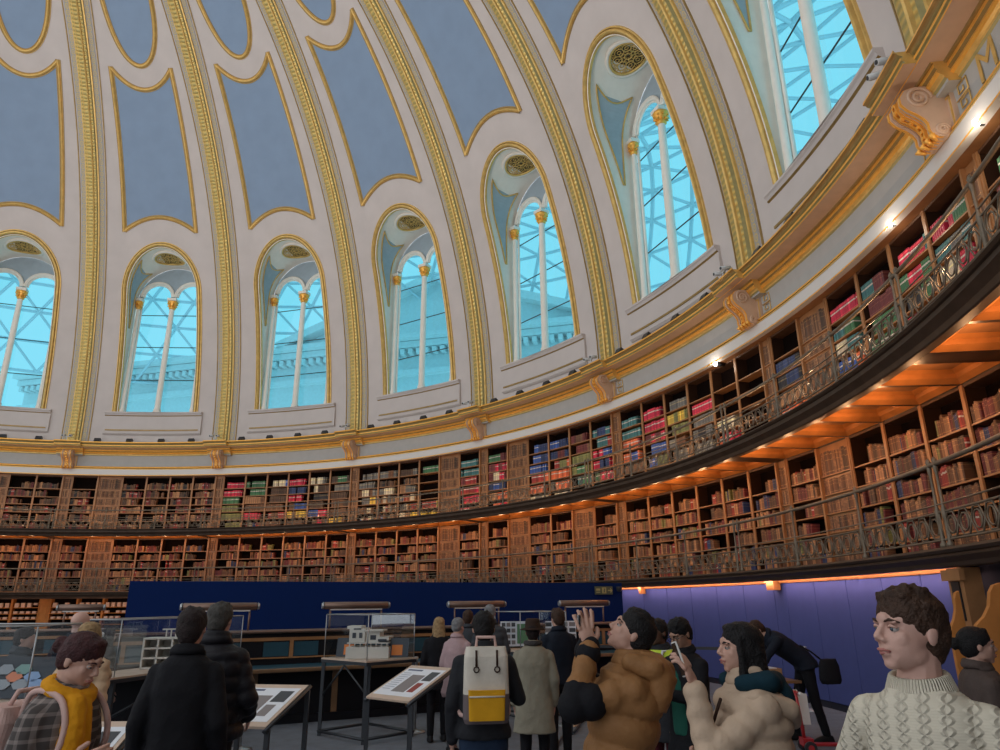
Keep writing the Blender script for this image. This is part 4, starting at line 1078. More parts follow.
def info_board(TL, TR, BR, BL, label, zt=1.0, zb=.75, seed=0):
    rnd = random.Random(seed); b = empty('information_board', ((TL[0] + BR[0]) / 2, (TL[1] + BR[1]) / 2, 0), 0, label, 'information board')
    o = b.location; q = [Vector((*TL, zt)) - o, Vector((*TR, zt)) - o, Vector((*BR, zb)) - o, Vector((*BL, zb)) - o]
    nrm_ = (q[1] - q[0]).cross(q[3] - q[0]).normalized()
    if nrm_.z < 0: nrm_ = -nrm_
    def at(u, v, e=0.0): return q[0] * (1-u) * (1-v) + q[1] * u * (1-v) + q[2] * u * v + q[3] * (1-u) * v + nrm_ * e
    def patch(nm, u0, v0, u1, v1, m, e0, e1, par=b):
        bm = bmesh.new(); c = [(u0, v0), (u1, v0), (u1, v1), (u0, v1)]; lo = [bm.verts.new(at(*x, e0)) for x in c]; hi = [bm.verts.new(at(*x, e1)) for x in c]
        bm.faces.new(lo); bm.faces.new(hi)
        for i in range(4): bm.faces.new((lo[i], lo[(i+1) % 4], hi[(i+1) % 4], hi[i]))
        return link(nm, bm, m, par)
    patch('board', 0, 0, 1, 1, 'pale_wood', -.022, 0)
    pp = patch('paper', .05, .10, .95, .90, 'paper', 0.0, .003)
    patch('picture', .36, .30, .66, .80, 'photo_mid', .003, .005, pp); patch('picture', .70, .18, .90, .45, 'photo_dark', .003, .005, pp)
    patch('picture', .70, .52, .84, .78, 'photo_red' if seed % 2 else 'photo_mid', .003, .005, pp)
    patch('heading', .10, .14, .45, .18, 'ink', .003, .005, pp)
    bm = bmesh.new()
    for i in range(9):
        v = .25 + i * .06; c = [(.09, v), (.09 + rnd.uniform(.18, .24), v), (0, 0), (0, 0)]
        bm.faces.new([bm.verts.new(at(x, y, .0045)) for x, y in ((.09, v), (c[1][0], v), (c[1][0], v + .02), (.09, v + .02))])
    mat('faint_ink', (.45, .47, .55), .7) if 'faint_ink' not in M else None
    link('text_lines', bm, 'faint_ink', pp)
    for u in (0, 1):
        bm = bmesh.new(); tube(bm, [at(u, -.04, -.03), at(u, 1.04, -.03)], .022, 4); link('side_rail', bm, 'dark_steel', b)
        for v in (.03, .97):
            bm = bmesh.new(); p_ = at(u, v, -.04); box(bm, (p_.x, p_.y, p_.z / 2), (.04, .04, p_.z)); link('leg', bm, 'dark_steel', b)
        bm = bmesh.new(); p0, p1 = at(u, .03, 0), at(u, .97, 0); tube(bm, [(p0.x, p0.y, .03), (p1.x, p1.y, .03)], .02, 4); link('stretcher', bm, 'dark_steel', b)
info_board((-2.50, 7.32), (-1.83, 7.18), (-1.99, 6.49), (-2.66, 6.63), 'slanted information board beside the man in the black quilted jacket', seed=2)
info_board((-1.12, 9.30), (-.59, 8.86), (-.98, 8.00), (-1.51, 8.44), 'slanted information board left of the man with the backpack', seed=1)
info_board((.90, 10.81), (1.26, 11.9), (.96, 10.55), (.60, 9.42), 'slanted information board between trench coat and brown puffer coat', seed=4)
info_board((-3.0, 5.10), (-2.40, 5.10), (-2.35, 4.40), (-2.95, 4.40), 'slanted information board below the hand of the woman in the yellow scarf', seed=6)
def stanchion(loc, label, to=None):
    s = empty('barrier_post', loc, 0, label, 'barrier post', 'steel barrier posts')
    bm = bmesh.new(); lathe(bm, [(.16, 0), (.16, .012), (.05, .03), (.028, .04)], (0, 0, 0), 20); link('base', bm, 'steel', s)
    bm = bmesh.new(); lathe(bm, [(.028, .035), (.028, .90), (.034, .91), (.034, .98), (.02, .99)], (0, 0, 0), 14); link('post', bm, 'steel', s)
    if to:
        v = Vector(to) - Vector(loc); bm = bmesh.new(); a = [bm.verts.new((0, 0, z)) for z in (.90, .95)]; b = [bm.verts.new((v.x, v.y, z)) for z in (.90, .95)]
        a2 = [bm.verts.new((.004, .006, z)) for z in (.90, .95)]; b2 = [bm.verts.new((v.x + .004, v.y + .006, z)) for z in (.90, .95)]
        for q_ in ((a[0], a[1], b[1], b[0]), (a2[0], b2[0], b2[1], a2[1]), (a[1], a2[1], b2[1], b[1]), (a[0], b[0], b2[0], a2[0])): bm.faces.new(q_)
        link('belt', bm, 'lamp_black', s)
stanchion((-3.30, 9.75, 0), 'steel barrier post in front of the long desk, left one')
stanchion((-1.25, 10.9, 0), 'steel barrier post behind the information board and blond woman')
stanchion((.95, 11.35, 0), 'steel barrier post beside the trench coat')
stanchion((5.06, 12.57, 0), 'steel barrier post with black belt before the blue panels', (1.6, 14.2, 0))
# small table with cardboard box
tb = empty('side_table', (3.30, 9.75, 0), radians(8), 'small dark table under the bending person', 'table')
bxo('table_top', (0, 0, .745), (.85, .5, .03), 'desk_wood', tb)
for sx in (-1, 1):
    for sy in (-1, 1): bxo('leg', (sx * .38, sy * .2, .365), (.04, .04, .73), 'black_iron', tb)
mat('cardboard', (.36, .20, .10), .8)
cbx = empty('cardboard_box', (3.36, 9.70, .7605), radians(5), 'open cardboard box on the small table', 'box')
bm = bmesh.new()
for c_, s_ in (((0, 0, .005), (.34, .24, .01)), ((-.165, 0, .07), (.01, .24, .14)), ((.165, 0, .07), (.01, .24, .14)), ((0, -.115, .07), (.34, .01, .14)), ((0, .115, .07), (.34, .01, .14))): box(bm, c_, s_)
link('tray', bm, 'cardboard', cbx); bxo('folded_paper', (.02, 0, .13), (.2, .16, .06), 'paper', cbx, rot=Matrix.Rotation(.15, 3, 'Y'))
# red scooter
mat('scooter_red', (.42, .03, .035), .35)
sc = empty('kick_scooter', (3.62, 9.30, 0), radians(-4), 'red three-wheeled child scooter standing by the blue panels', 'scooter')
bm = bmesh.new(); box(bm, (.36, 0, .09), (.62, .12, .03)); bmesh.ops.bevel(bm, geom=bm.edges[:], offset=.012, segments=2, affect='EDGES'); link('deck', bm, 'scooter_red', sc)
bm = bmesh.new(); tube(bm, [(-.02, 0, .12), (-.06, 0, .66)], .02, 10); box(bm, (0, 0, .12), (.12, .16, .08)); link('stem', bm, 'scooter_red', sc)
bm = bmesh.new(); tube(bm, [(-.06, -.15, .66), (-.06, .15, .66)], .016, 8); link('handlebar', bm, 'scooter_red', sc)
for sy in (-1, 1):
    bm = bmesh.new(); tube(bm, [(-.06, sy * .15, .66), (-.06, sy * .24, .66)], .021, 8); link('grip', bm, 'white_paint', sc)
for x, y, r_ in ((0, -.13, .07), (0, .13, .07), (.66, 0, .05)):
    bm = bmesh.new(); tube(bm, [(x, y - .02, r_), (x, y + .02, r_)], r_, 18); w_ = link('wheel', bm, 'lamp_black', sc)
    bm = bmesh.new(); tube(bm, [(x, y - .023, r_), (x, y + .023, r_)], r_ * .5, 12); link('hub', bm, 'scooter_red', w_)
bm = bmesh.new(); tube(bm, [(.66, 0, .10), (.62, 0, .115), (.55, 0, .10)], [.05, .06, .03], 8); link('brake', bm, 'scooter_red', sc)
bgm = empty('paper_bag', (3.57, 9.42, .28), radians(-6), 'white paper bag hanging on the scooter handlebar', 'bag')
bm = bmesh.new(); v_ = box(bm, (0, 0, .18), (.32, .08, .34)); 
for i in (4, 5, 6, 7): v_[i].co.y *= .4
link('bag', bm, 'white_paint', bgm)
for sy in (-1, 1):
    bm = bmesh.new(); tube(bm, [(-.07, sy * .012, .35), (-.05, sy * .012, .39), (.05, sy * .012, .39), (.07, sy * .012, .35)], .005, 5); link('handle', bm, 'white_paint', bgm)

# ------------------------------------------------------------------ people
def ico(bm, c, r, R=None, sub=2):
    m_ = Matrix.Translation(Vector(c)) @ (R.to_4x4() if R is not None else Matrix.Identity(4)) @ Matrix.Diagonal((*((r,) * 3 if isinstance(r, (int, float)) else r), 1))
    bmesh.ops.create_icosphere(bm, subdivisions=sub, radius=1, matrix=m_)
def capsule(bm, p0, p1, r0, r1):
    p0, p1 = Vector(p0), Vector(p1); ico(bm, p0, r0); ico(bm, p1, r1)
    if (p1 - p0).length > 1e-4: tube(bm, [p0, p1], [r0, r1], 12)
def chain(bm, pts, rs, puff=0.0, step=.075):
    for i in range(len(pts) - 1):
        a, b = Vector(pts[i]), Vector(pts[i+1]); r0, r1 = rs[i], rs[i+1]
        if puff:
            n = max(1, round((b - a).length / step))
            for j in range(n + 1):
                t = j / n; ico(bm, a.lerp(b, t), (r0 + (r1 - r0) * t) + puff, None)
            tube(bm, [a, b], [r0 - .004, r1 - .004], 12)
        else: capsule(bm, a, b, r0, r1)
def loft(bm, sl, T=lambda p: p, n=24, ex=2.4):
    rings = []
    for s in sl:
        z, rx, ry = s[:3]; y = s[3] if len(s) > 3 else 0; x = s[4] if len(s) > 4 else 0; ring = []
        for j in range(n):
            a = 2 * pi * j / n; c, s_ = cos(a), sin(a)
            ring.append(bm.verts.new(T(Vector((x + rx * math.copysign(abs(c) ** (2 / ex), c), y + ry * math.copysign(abs(s_) ** (2 / ex), s_), z)))))
        rings.append(ring)
    for a, b in zip(rings, rings[1:]):
        for j in range(n): bm.faces.new((a[j], a[(j+1) % n], b[(j+1) % n], b[j]))
    bm.faces.new(rings[0][::-1]); bm.faces.new(rings[-1])
def skinmesh(name, bm, m, parent, vox=.012, disp=0.0, dsz=.08, smooth=2):
    o = link(name, bm, m, parent, smooth=True)
    r_ = o.modifiers.new('remesh', 'REMESH'); r_.mode = 'VOXEL'; r_.voxel_size = vox; r_.use_smooth_shade = True
    if smooth: s_ = o.modifiers.new('smooth', 'SMOOTH'); s_.iterations = smooth; s_.factor = .5
    if disp:
        tx = bpy.data.textures.get('folds_%g' % dsz) or bpy.data.textures.new('folds_%g' % dsz, 'CLOUDS'); tx.noise_scale = dsz
        d_ = o.modifiers.new('folds', 'DISPLACE'); d_.texture = tx; d_.strength = disp; d_.mid_level = .5; d_.texture_coords = 'LOCAL'
    return o
mat('skin_light', (.52, .30, .23), .5, bump=.08, bscale=220); mat('skin_pale', (.58, .345, .28), .5, bump=.08, bscale=220); mat('skin_mid', (.40, .22, .15), .5); mat('skin_dark', (.12, .06, .04), .5)
mat('lip', (.42, .15, .13), .45); mat('eye_white', (.42, .38, .36), .4); mat('iris', (.05, .07, .09), .2)
for nm_, c_ in dict(hair_brown=(.050, .026, .017), hair_black=(.010, .009, .010), hair_dark=(.020, .012, .012), hair_blond=(.34, .22, .11), hair_auburn=(.050, .016, .018), hair_grey=(.19, .19, .20), hair_ash=(.06, .055, .05)).items():
    mat(nm_, c_, .6, var=.35, scale=30, bump=.6, bscale=110, spec=.25)
for nm_, c_, r_ in (('cloth_black', (.010, .010, .013), .8), ('cloth_charcoal', (.022, .023, .028), .8), ('cloth_grey', (.055, .06, .07), .8), ('puffer_black', (.014, .013, .017), .5), ('puffer_brown', (.27, .130, .050), .55), ('puffer_beige', (.50, .37, .27), .55), ('puffer_peach', (.58, .40, .26), .6),
                    ('denim', (.020, .035, .07), .85), ('denim_light', (.28, .33, .38), .85), ('trench', (.26, .235, .18), .75), ('pink_cloth', (.42, .29, .30), .85), ('green_shirt', (.015, .09, .065), .8), ('jacket_brown', (.085, .062, .055), .8), ('navy_cloth', (.010, .014, .024), .8), ('maroon_cloth', (.07, .012, .02), .8),
                    ('hi_vis', (.55, .70, .06), .5), ('reflective', (.6, .62, .62), .3), ('scarf_yellow', (.62, .27, .012), .85), ('teal_hood', (.008, .03, .045), .9), ('leather', (.04, .02, .014), .5), ('bag_cream', (.62, .57, .50), .8), ('bag_mustard', (.66, .33, .015), .75), ('bag_taupe', (.15, .12, .125), .8), ('bag_pink', (.60, .40, .36), .8), ('hat_brown', (.035, .02, .015), .85), ('shoe_black', (.015, .015, .017), .5), ('phone_black', (.02, .02, .022), .25), ('violet_cloth', (.10, .04, .13), .9)):
    mat(nm_, c_, r_, var=.10, scale=7, bump=.18, bscale=60, spec=.18)
# cable knit
def knit():
    m = mat('cable_knit', (.64, .58, .47), .95, spec=.15); n, l, b = nodes_of(m)
    tc = n.new('ShaderNodeTexCoord'); sp = n.new('ShaderNodeSeparateXYZ'); l.new(tc.outputs['Object'], sp.inputs[0])
    def mt(op, a, c=None, d=None):
        x = n.new('ShaderNodeMath'); x.operation = op
        for i, v in enumerate((a, c, d)):
            if v is None: continue
            if isinstance(v, (int, float)): x.inputs[i].default_value = v
            else: l.new(v, x.inputs[i])
        return x.outputs[0]
    # cables: two strands crossing in columns .07 wide
    u = mt('MULTIPLY', mt('SUBTRACT', mt('FRACT', mt('MULTIPLY', sp.outputs[0], 19.0)), .5), 2.0)
    w1 = mt('MULTIPLY', mt('SINE', mt('MULTIPLY', sp.outputs[2], 125.0)), .42)
    s1 = mt('SUBTRACT', 1.0, mt('MULTIPLY', mt('ABSOLUTE', mt('SUBTRACT', u, w1)), 3.2)); s2 = mt('SUBTRACT', 1.0, mt('MULTIPLY', mt('ABSOLUTE', mt('ADD', u, w1)), 3.2))
    h = mt('MAXIMUM', mt('MAXIMUM', s1, s2), 0.0)
    fine = mt('MULTIPLY', mt('SINE', mt('MULTIPLY', sp.outputs[2], 900.0)), .03); hh_ = mt('ADD', h, fine)
    bp = n.new('ShaderNodeBump'); bp.inputs['Strength'].default_value = .85; bp.inputs['Distance'].default_value = .007
    l.new(hh_, bp.inputs['Height']); l.new(bp.outputs[0], b.inputs['Normal'])
knit()
def ribknit():
    m = mat('rib_knit', (.76, .69, .55), .95); n, l, b = nodes_of(m); tc = n.new('ShaderNodeTexCoord'); g_ = n.new('ShaderNodeTexGradient'); g_.gradient_type = 'RADIAL'
    l.new(tc.outputs['Object'], g_.inputs[0]); a = n.new('ShaderNodeMath'); a.operation = 'MULTIPLY'; a.inputs[1].default_value = 400; l.new(g_.outputs['Fac'], a.inputs[0])
    s_ = n.new('ShaderNodeMath'); s_.operation = 'SINE'; l.new(a.outputs[0], s_.inputs[0]); bp = n.new('ShaderNodeBump'); bp.inputs['Distance'].default_value = .003
    l.new(s_.outputs[0], bp.inputs['Height']); l.new(bp.outputs[0], b.inputs['Normal'])
ribknit()
def plaid():
    m = mat('plaid', (.10, .085, .08), .9); n, l, b = nodes_of(m); tc = n.new('ShaderNodeTexCoord'); sp = n.new('ShaderNodeSeparateXYZ'); l.new(tc.outputs['Object'], sp.inputs[0])
    def wv(o, k):
        a = n.new('ShaderNodeMath'); a.operation = 'MULTIPLY'; a.inputs[1].default_value = k; l.new(o, a.inputs[0]); s_ = n.new('ShaderNodeMath'); s_.operation = 'SINE'; l.new(a.outputs[0], s_.inputs[0])
        g_ = n.new('ShaderNodeMath'); g_.operation = 'GREATER_THAN'; g_.inputs[1].default_value = .55; l.new(s_.outputs[0], g_.inputs[0]); return g_.outputs[0]
    ad = n.new('ShaderNodeMath'); ad.operation = 'ADD'; l.new(wv(sp.outputs[1], 130), ad.inputs[0]); l.new(wv(sp.outputs[2], 130), ad.inputs[1])
    mp = n.new('ShaderNodeMapRange'); mp.inputs[2].default_value = 2; l.new(ad.outputs[0], mp.inputs[0])
    mx = n.new('ShaderNodeMix'); mx.data_type = 'RGBA'; mx.inputs[6].default_value = (.06, .05, .048, 1); mx.inputs[7].default_value = (.26, .215, .20, 1)
    l.new(mp.outputs[0], mx.inputs[0]); l.new(mx.outputs[2], b.inputs['Base Color'])
plaid()

def hand(bm, w_, d, nrm_, curl=.35, side=1, s=1.0, fat=1.0, spread=.0):
    """w_ wrist, d hand direction, nrm_ the way the palm faces, side of the thumb along lateral"""
    w_ = Vector(w_); d = Vector(d).normalized(); nn = Vector(nrm_); nn = (nn - d * nn.dot(d)).normalized(); lat = d.cross(nn).normalized() * side
    R = Matrix((lat, nn, d)).transposed()
    capsule(bm, w_ - d * .03 * s, w_ + d * .01 * s, .026 * s, .026 * s)
    ico(bm, w_ + d * .048 * s, (.040 * s, .016 * s, .046 * s), R)
    ico(bm, w_ + d * .03 * s + lat * .022 * s + nn * .006 * s, (.018 * s, .014 * s, .03 * s), R)
    for j, (off, ln) in enumerate(((.034, .92), (.0115, 1.04), (-.0115, .97), (-.034, .76))):
        p = w_ + d * .086 * s + lat * off * s; dd = (d + lat * off * 6 * spread).normalized(); ang = curl * (.8 + .12 * j)
        for q_, (sl, rr) in enumerate(((.044, .0090), (.027, .0082), (.021, .0072))):
            dd = (Matrix.Rotation(ang * (.7 if q_ == 0 else 1), 3, lat * (1 if True else 1)) @ dd) if (Matrix.Rotation(.3, 3, lat) @ d).dot(nn) > 0 else (Matrix.Rotation(-ang * (.7 if q_ == 0 else 1), 3, lat) @ dd)
            e = p + dd * sl * ln * s; capsule(bm, p, e, rr * s * fat, rr * .93 * s * fat); p = e
    p = w_ + d * .022 * s + lat * .030 * s; dd = (d * .62 + lat * .70 + nn * .35).normalized()
    e = p + dd * .045 * s; capsule(bm, p, e, .0125 * s * fat, .0105 * s * fat); dd = (d * .85 + lat * .25 + nn * .45).normalized(); capsule(bm, e, e + dd * .034 * s, .0105 * s * fat, .009 * s * fat)

def person(loc, facing, H, label, *, skin='skin_light', hair='hair_brown', style='short', top='cloth_black', kind='jacket', hem=.86, legs='cloth_black', shoe='shoe_black',
           hy=0, hp=0, hr=0, lean=0.0, L=None, R=None, wf=1.0, hl=None, hrt=None, vox=.012, feet=((-.10, 0), (.10, .06)), cuff=None, collar=None, face=True, sleeve2=None, girth=1.0, headscale=1.0, bv=None):
    """L / R arm: (elbow, wrist) in body frame (x right, y forward, z up, metres for a 1.7 m figure)"""
    rz = math.atan2(-facing[0], facing[1]); s = H / 1.70
    root = empty('person', (loc[0], loc[1], 0), rz, label, 'person'); root.scale = (s, s, s)
    hip = Vector((0, 0, .93)); Rl = Matrix.Rotation(-lean, 3, 'X')
    def U(p): p = Vector(p); return hip + Rl @ (p - hip) if p.z > .93 else p
    def U2(p):   # blend near the hip
        p = Vector(p)
        if p.z <= .80: return p
        t = min(1, (p.z - .80) / .2); return p.lerp(hip + Matrix.Rotation(-lean * t, 3, 'X') @ (p - hip), 1)
    HC_ = U((0, .02, 1.583)); HRm = Rl @ Matrix.Rotation(hy, 3, 'Z') @ Matrix.Rotation(hp, 3, 'X') @ Matrix.Rotation(hr, 3, 'Y'); hs_ = headscale
    nb = U((0, -.005, 1.47)); HC_ = nb + (HC_ - nb) * 1.0
    def Hd(p): return HC_ + HRm @ (Vector(p) * hs_)
    def hico(bm, c, r, sub=2): ico(bm, Hd(c), tuple(x * hs_ for x in (r if not isinstance(r, (int, float)) else (r,) * 3)), HRm, sub)
    ax = .163 * wf; zs = 1.352 if kind in ('jacket', 'sweater') else 1.338
    SL, SR = U((-ax, 0, zs)), U((ax, 0, zs))
    EL, WL_ = [Vector(p) for p in (L or ((-.225 * wf, -.03, 1.10), (-.215 * wf, .06, .85)))]
    ER, WR_ = [Vector(p) for p in (R or ((.225 * wf, -.03, 1.10), (.215 * wf, .06, .85)))]
    if lean and L is None: EL, WL_ = U(EL), U(EL) + Vector((0, .05, -.26))
    if lean and R is None: ER, WR_ = U(ER), U(ER) + Vector((0, .05, -.26))
    # body
    bm = bmesh.new()
    hico(bm, (0, -.012, .030), (.073, .092, .083), 3); hico(bm, (0, .024, -.030), (.059, .062, .074), 3)
    hico(bm, (0, .060, -.088), (.024, .021, .018)); hico(bm, (0, .055, -.070), (.036, .026, .024))
    for sx in (-1, 1):
        hico(bm, (sx * .038, .010, -.056), (.019, .036, .030)); hico(bm, (sx * .032, .050, -.020), (.025, .025, .030)); (None if style in ('long', 'bob') else (hico(bm, (sx * .0745, -.012, -.008), (.009, .017, .027)), hico(bm, (sx * .077, -.017, .002), (.007, .013, .015))))
        hico(bm, (sx * .0105, .092, -.028), (.009, .010, .008))
        hico(bm, (sx * .028, .0745, .022), (.021, .009, .007)); 
    capsule(bm, Hd((0, .080, .018)), Hd((0, .1025, -.020)), .0075 * hs_, .0105 * hs_)
    hico(bm, (0, .083, .030), (.022, .010, .018)); hico(bm, (0, .086, -.052), (.021, .010, .0065)); hico(bm, (0, .083, -.064), (.019, .010, .0075)); hico(bm, (0, .075, -.045), (.022, .014, .012))
    capsule(bm, Hd((0, -.028, -.06)), nb + Vector((0, 0, -.03)), .053, .058); capsule(bm, nb, U((0, 0, 1.40)), .056, .08)
    loft(bm, [(.88, .13, .09), (1.0, .13, .09), (1.2, .15, .10), (1.34, .155, .09), (1.41, .09, .07)], U2)
    for sg, fx in ((-1, feet[0]), (1, feet[1])):
        A = Vector((fx[0], fx[1], .09)); Kn = Vector((sg * .095, fx[1] * .5 + .02, .49)); chain(bm, [(sg * .085, 0, .90), Kn, A, A + Vector((0, .02, -.03))], [.075, .048, .036, .03])
        capsule(bm, A + Vector((0, .0, -.045)), A + Vector((0, .12, -.055)), .028, .024)
    for S_, E_, W_, hnd in ((SL, EL, WL_, hl), (SR, ER, WR_, hrt)):
        chain(bm, [S_, E_, W_], [.04, .033, .026])
        d_ = (W_ - E_).normalized(); sgn = -1 if S_ is SL else 1
        if hnd is None: hnd = dict(d=d_ + Vector((0, .15, -.2)), n=(-sgn, .0, 0.01), curl=.4)
        dd = Vector(hnd.get('d', d_)); nn = Vector(hnd.get('n', (-sgn, 0, 0)))
        # thumb towards the front or up
        lat = dd.normalized().cross((nn - dd.normalized() * nn.dot(dd.normalized())).normalized()); tref = Vector(hnd.get('thumb', (0, 1, .3)))
        hand(bm, W_ + dd.normalized() * .01, dd, nn, hnd.get('curl', .4), 1 if lat.dot(tref) > 0 else -1, 1.0, 1.0 if vox < .009 else 1.25, hnd.get('spread', 0))
    body = skinmesh('body', bm, skin, root, vox=bv or (vox * .62 if face else vox), smooth=4 if (bv and bv < .005) else 1)
    if face:
        for sx in (-1, 1):
            bm = bmesh.new(); ico(bm, Hd((sx * .0295, .0675, .0030)), (.0125 * hs_, .0125 * hs_, .0095 * hs_)); e_ = link('eye', bm, 'eye_white', root, smooth=True)
            bm = bmesh.new(); ico(bm, Hd((sx * .0298, .0762, .0030)), .0066 * hs_); link('iris', bm, 'iris', e_, smooth=True)
            bm = bmesh.new(); tube(bm, [Hd((sx * .013, .086, .0215)), Hd((sx * .030, .0855, .0275)), Hd((sx * .050, .066, .021))], [.003, .0042, .002], 6); link('eyebrow', bm, hair if style != 'bald' else 'hair_grey', root)
            bm = bmesh.new(); tube(bm, [Hd((sx * .016, .0775, .0075)), Hd((sx * .030, .0825, .0115)), Hd((sx * .045, .0715, .0065))], [.003, .0046, .003], 6); link('eyelid', bm, skin, root, smooth=True)
        bm = bmesh.new()
        tube(bm, [Hd((-.022, .080, -.0575)), Hd((-.010, .0935, -.0535)), Hd((0, .0950, -.0548)), Hd((.010, .0935, -.0535)), Hd((.022, .080, -.0575))], [.002, .0042, .0040, .0042, .002], 8)
        tube(bm, [Hd((-.020, .081, -.0595)), Hd((0, .0925, -.0640)), Hd((.020, .081, -.0595))], [.002, .0052, .002], 8)
        link('lips', bm, 'lip', root, smooth=True)
    # hair
    rnd = random.Random(len(label)); bm = bmesh.new(); dsp = .010
    if style in ('short', 'tousled', 'long', 'bun', 'ponytail', 'bob'):
        hico(bm, (0, -.018, .047), (.082, .098, .078), 3); hico(bm, (0, -.050, .005), (.076, .066, .088), 3)
        for sx in (-1, 1): hico(bm, (sx * .058, -.020, .035), (.026, .056, .052)); hico(bm, (sx * .064, .012, .035), (.014, .022, .030))
        hico(bm, (0, .034, .096), (.056, .036, .020))
    if style in ('short', 'tousled'):
        hico(bm, (0, -.06, -.055), (.055, .036, .035))
        for i in range(26 if style == 'tousled' else 12):
            a, b_ = rnd.uniform(0, 2 * pi), rnd.uniform(.25, 1.2); v = Vector((cos(a) * sin(b_) * .078, sin(a) * sin(b_) * .09 - .012, cos(b_) * .078 + .048)); hico(bm, v, rnd.uniform(.011, .018 if style == 'tousled' else .016), 1)
        if style == 'tousled':
            for i in range(9): hico(bm, (-.050 + i * .0125, .062 - abs(i - 4) * .004, .094 + rnd.uniform(-.004, .006)), (.010, .013, .011), 1)
    if style == 'long':
        for sx in (-1, 1): hico(bm, (sx * .066, -.018, -.03), (.020, .052, .075)); hico(bm, (sx * .066, -.030, -.125), (.024, .048, .085)); hico(bm, (sx * .062, -.035, -.20), (.026, .042, .07))
        loft(bm, [(1.29, .075, .030, -.075), (1.36, .092, .042, -.065), (1.45, .092, .055, -.045), (1.52, .088, .068, -.03), (1.60, .080, .07, -.02)], lambda p: HC_ + (HRm @ (p - Vector((0, .02, 1.575)))) )
        for sx in (-1, 1): chain(bm, [Hd((sx * .068, .03, .04)), Hd((sx * .078, .022, -.04)), Hd((sx * .082, .02, -.13)), Hd((sx * .072, .01, -.22))], [.016, .018, .02, .012])
        hico(bm, (0, .046, .088), (.054, .030, .022))
    if style == 'bob':
        loft(bm, [(1.44, .085, .05, -.04), (1.50, .092, .07, -.025), (1.60, .084, .08, -.015)], lambda p: HC_ + (HRm @ (p - Vector((0, .02, 1.575)))))
        for sx in (-1, 1): chain(bm, [Hd((sx * .070, .03, .03)), Hd((sx * .080, .025, -.04)), Hd((sx * .078, .02, -.10))], [.016, .02, .014])
    if style == 'bun': hico(bm, (0, -.135, .015), (.042, .036, .042)); hico(bm, (0, -.105, .01), (.028, .03, .028))
    if style == 'ponytail': chain(bm, [Hd((0, -.11, .03)), Hd((0, -.15, -.02)), Hd((0, -.14, -.14))], [.025, .035, .015])
    if style == 'bald': bm.free()
    elif style == 'beanie':
        hico(bm, (0, -.015, .045), (.084, .100, .088), 3); hico(bm, (0, -.045, .0), (.077, .07, .07)); skinmesh('knitted_hat', bm, hair, root, vox=.010, disp=.004, dsz=.02)
    else: skinmesh('hair', bm, hair, root, vox=min(vox, .009), disp=dsp, dsz=.022 if style != 'long' else .03, smooth=1)
    # trousers and shoes
    bm = bmesh.new(); loft(bm, [(.80, .15, .10), (.86, .162, .108), (.95, .158, .105), (1.03, .15, .10)], U2)
    for sg, fx in ((-1, feet[0]), (1, feet[1])):
        A = Vector((fx[0], fx[1], .11)); Kn = Vector((sg * .098, fx[1] * .5 + .02, .49)); chain(bm, [(sg * .085, 0, .86), Kn, A], [.086, .064, .052])
    skinmesh('trousers', bm, legs, root, vox=.014, disp=.012, dsz=.10)
    for sg, fx in ((-1, feet[0]), (1, feet[1])):
        bm = bmesh.new(); A = Vector((fx[0], fx[1], 0)); loft(bm, [(.004, .046, .135, .045), (.03, .048, .138, .045), (.06, .042, .11, .03), (.10, .040, .055, -.02)], lambda p: A + p, n=16); sh_ = link('shoe', bm, shoe, root, smooth=True); sh_.modifiers.new('s', 'SUBSURF').levels = 1
    # garment
    puff = .016 if kind == 'puffer' else 0.0; g_ = .02 if kind in ('coat', 'trench') else (.032 if kind == 'puffer' else (.012 if kind == 'jacket' else .0)); g_ *= girth
    sl = [(1.462, .066, .064), (1.446, .084, .078), (1.43, .112 * wf + g_ * .4, .088 + g_ * .5), (1.395, .152 * wf + g_ * .5, .102 + g_ * .7), (1.34, .172 * wf + g_ * .7, .114 + g_ * .8), (1.26, .174 * wf + g_, .120 + g_), (1.12, .160 * wf + g_, .114 + g_), (.98, .162 * wf + g_, .116 + g_)]
    if hem < .95: sl += [(.88, .178 * wf + g_, .124 + g_)]
    if hem < .84: sl += [(.70, .185 * wf + g_ * 1.3, .130 + g_ * 1.3)]
    sl += [(hem, (.180 if hem > .8 else .20) * wf + g_ * 1.4, (.125 if hem > .8 else .145) + g_ * 1.4)]
    if kind == 'sweater': sl[0] = (1.442, .070, .068); sl[1] = (1.434, .086, .080); sl[2] = (1.422, .112 * wf, .09)
    sl.sort(key=lambda q_: q_[0])
    if puff:
        fine_ = []; 
        z = sl[0][0]
        def interp(z):
            for a, b in zip(sl, sl[1:]):
                if a[0] <= z <= b[0]:
                    t = (z - a[0]) / (b[0] - a[0] + 1e-9); return [a[i] + (b[i] - a[i]) * t for i in (1, 2)]
            return sl[-1][1:3]
        while z < 1.47:
            rx, ry = interp(z); ph = abs(sin(pi * (z - sl[0][0]) / (.13 if hem < .7 else .095))); w_ = .032 * ph ** .45 - .008 if z < 1.40 else 0; fine_.append((z, rx + w_, ry + w_)); z += .012
        sl2 = fine_ + [sl[-1]]
    else: sl2 = sl
    bm = bmesh.new(); loft(bm, sl2, U2, n=32)
    rs = {'puffer': (.078, .064, .052), 'jacket': (.066, .053, .043), 'coat': (.070, .058, .048), 'trench': (.070, .060, .050), 'sweater': (.062, .050, .040)}[kind]
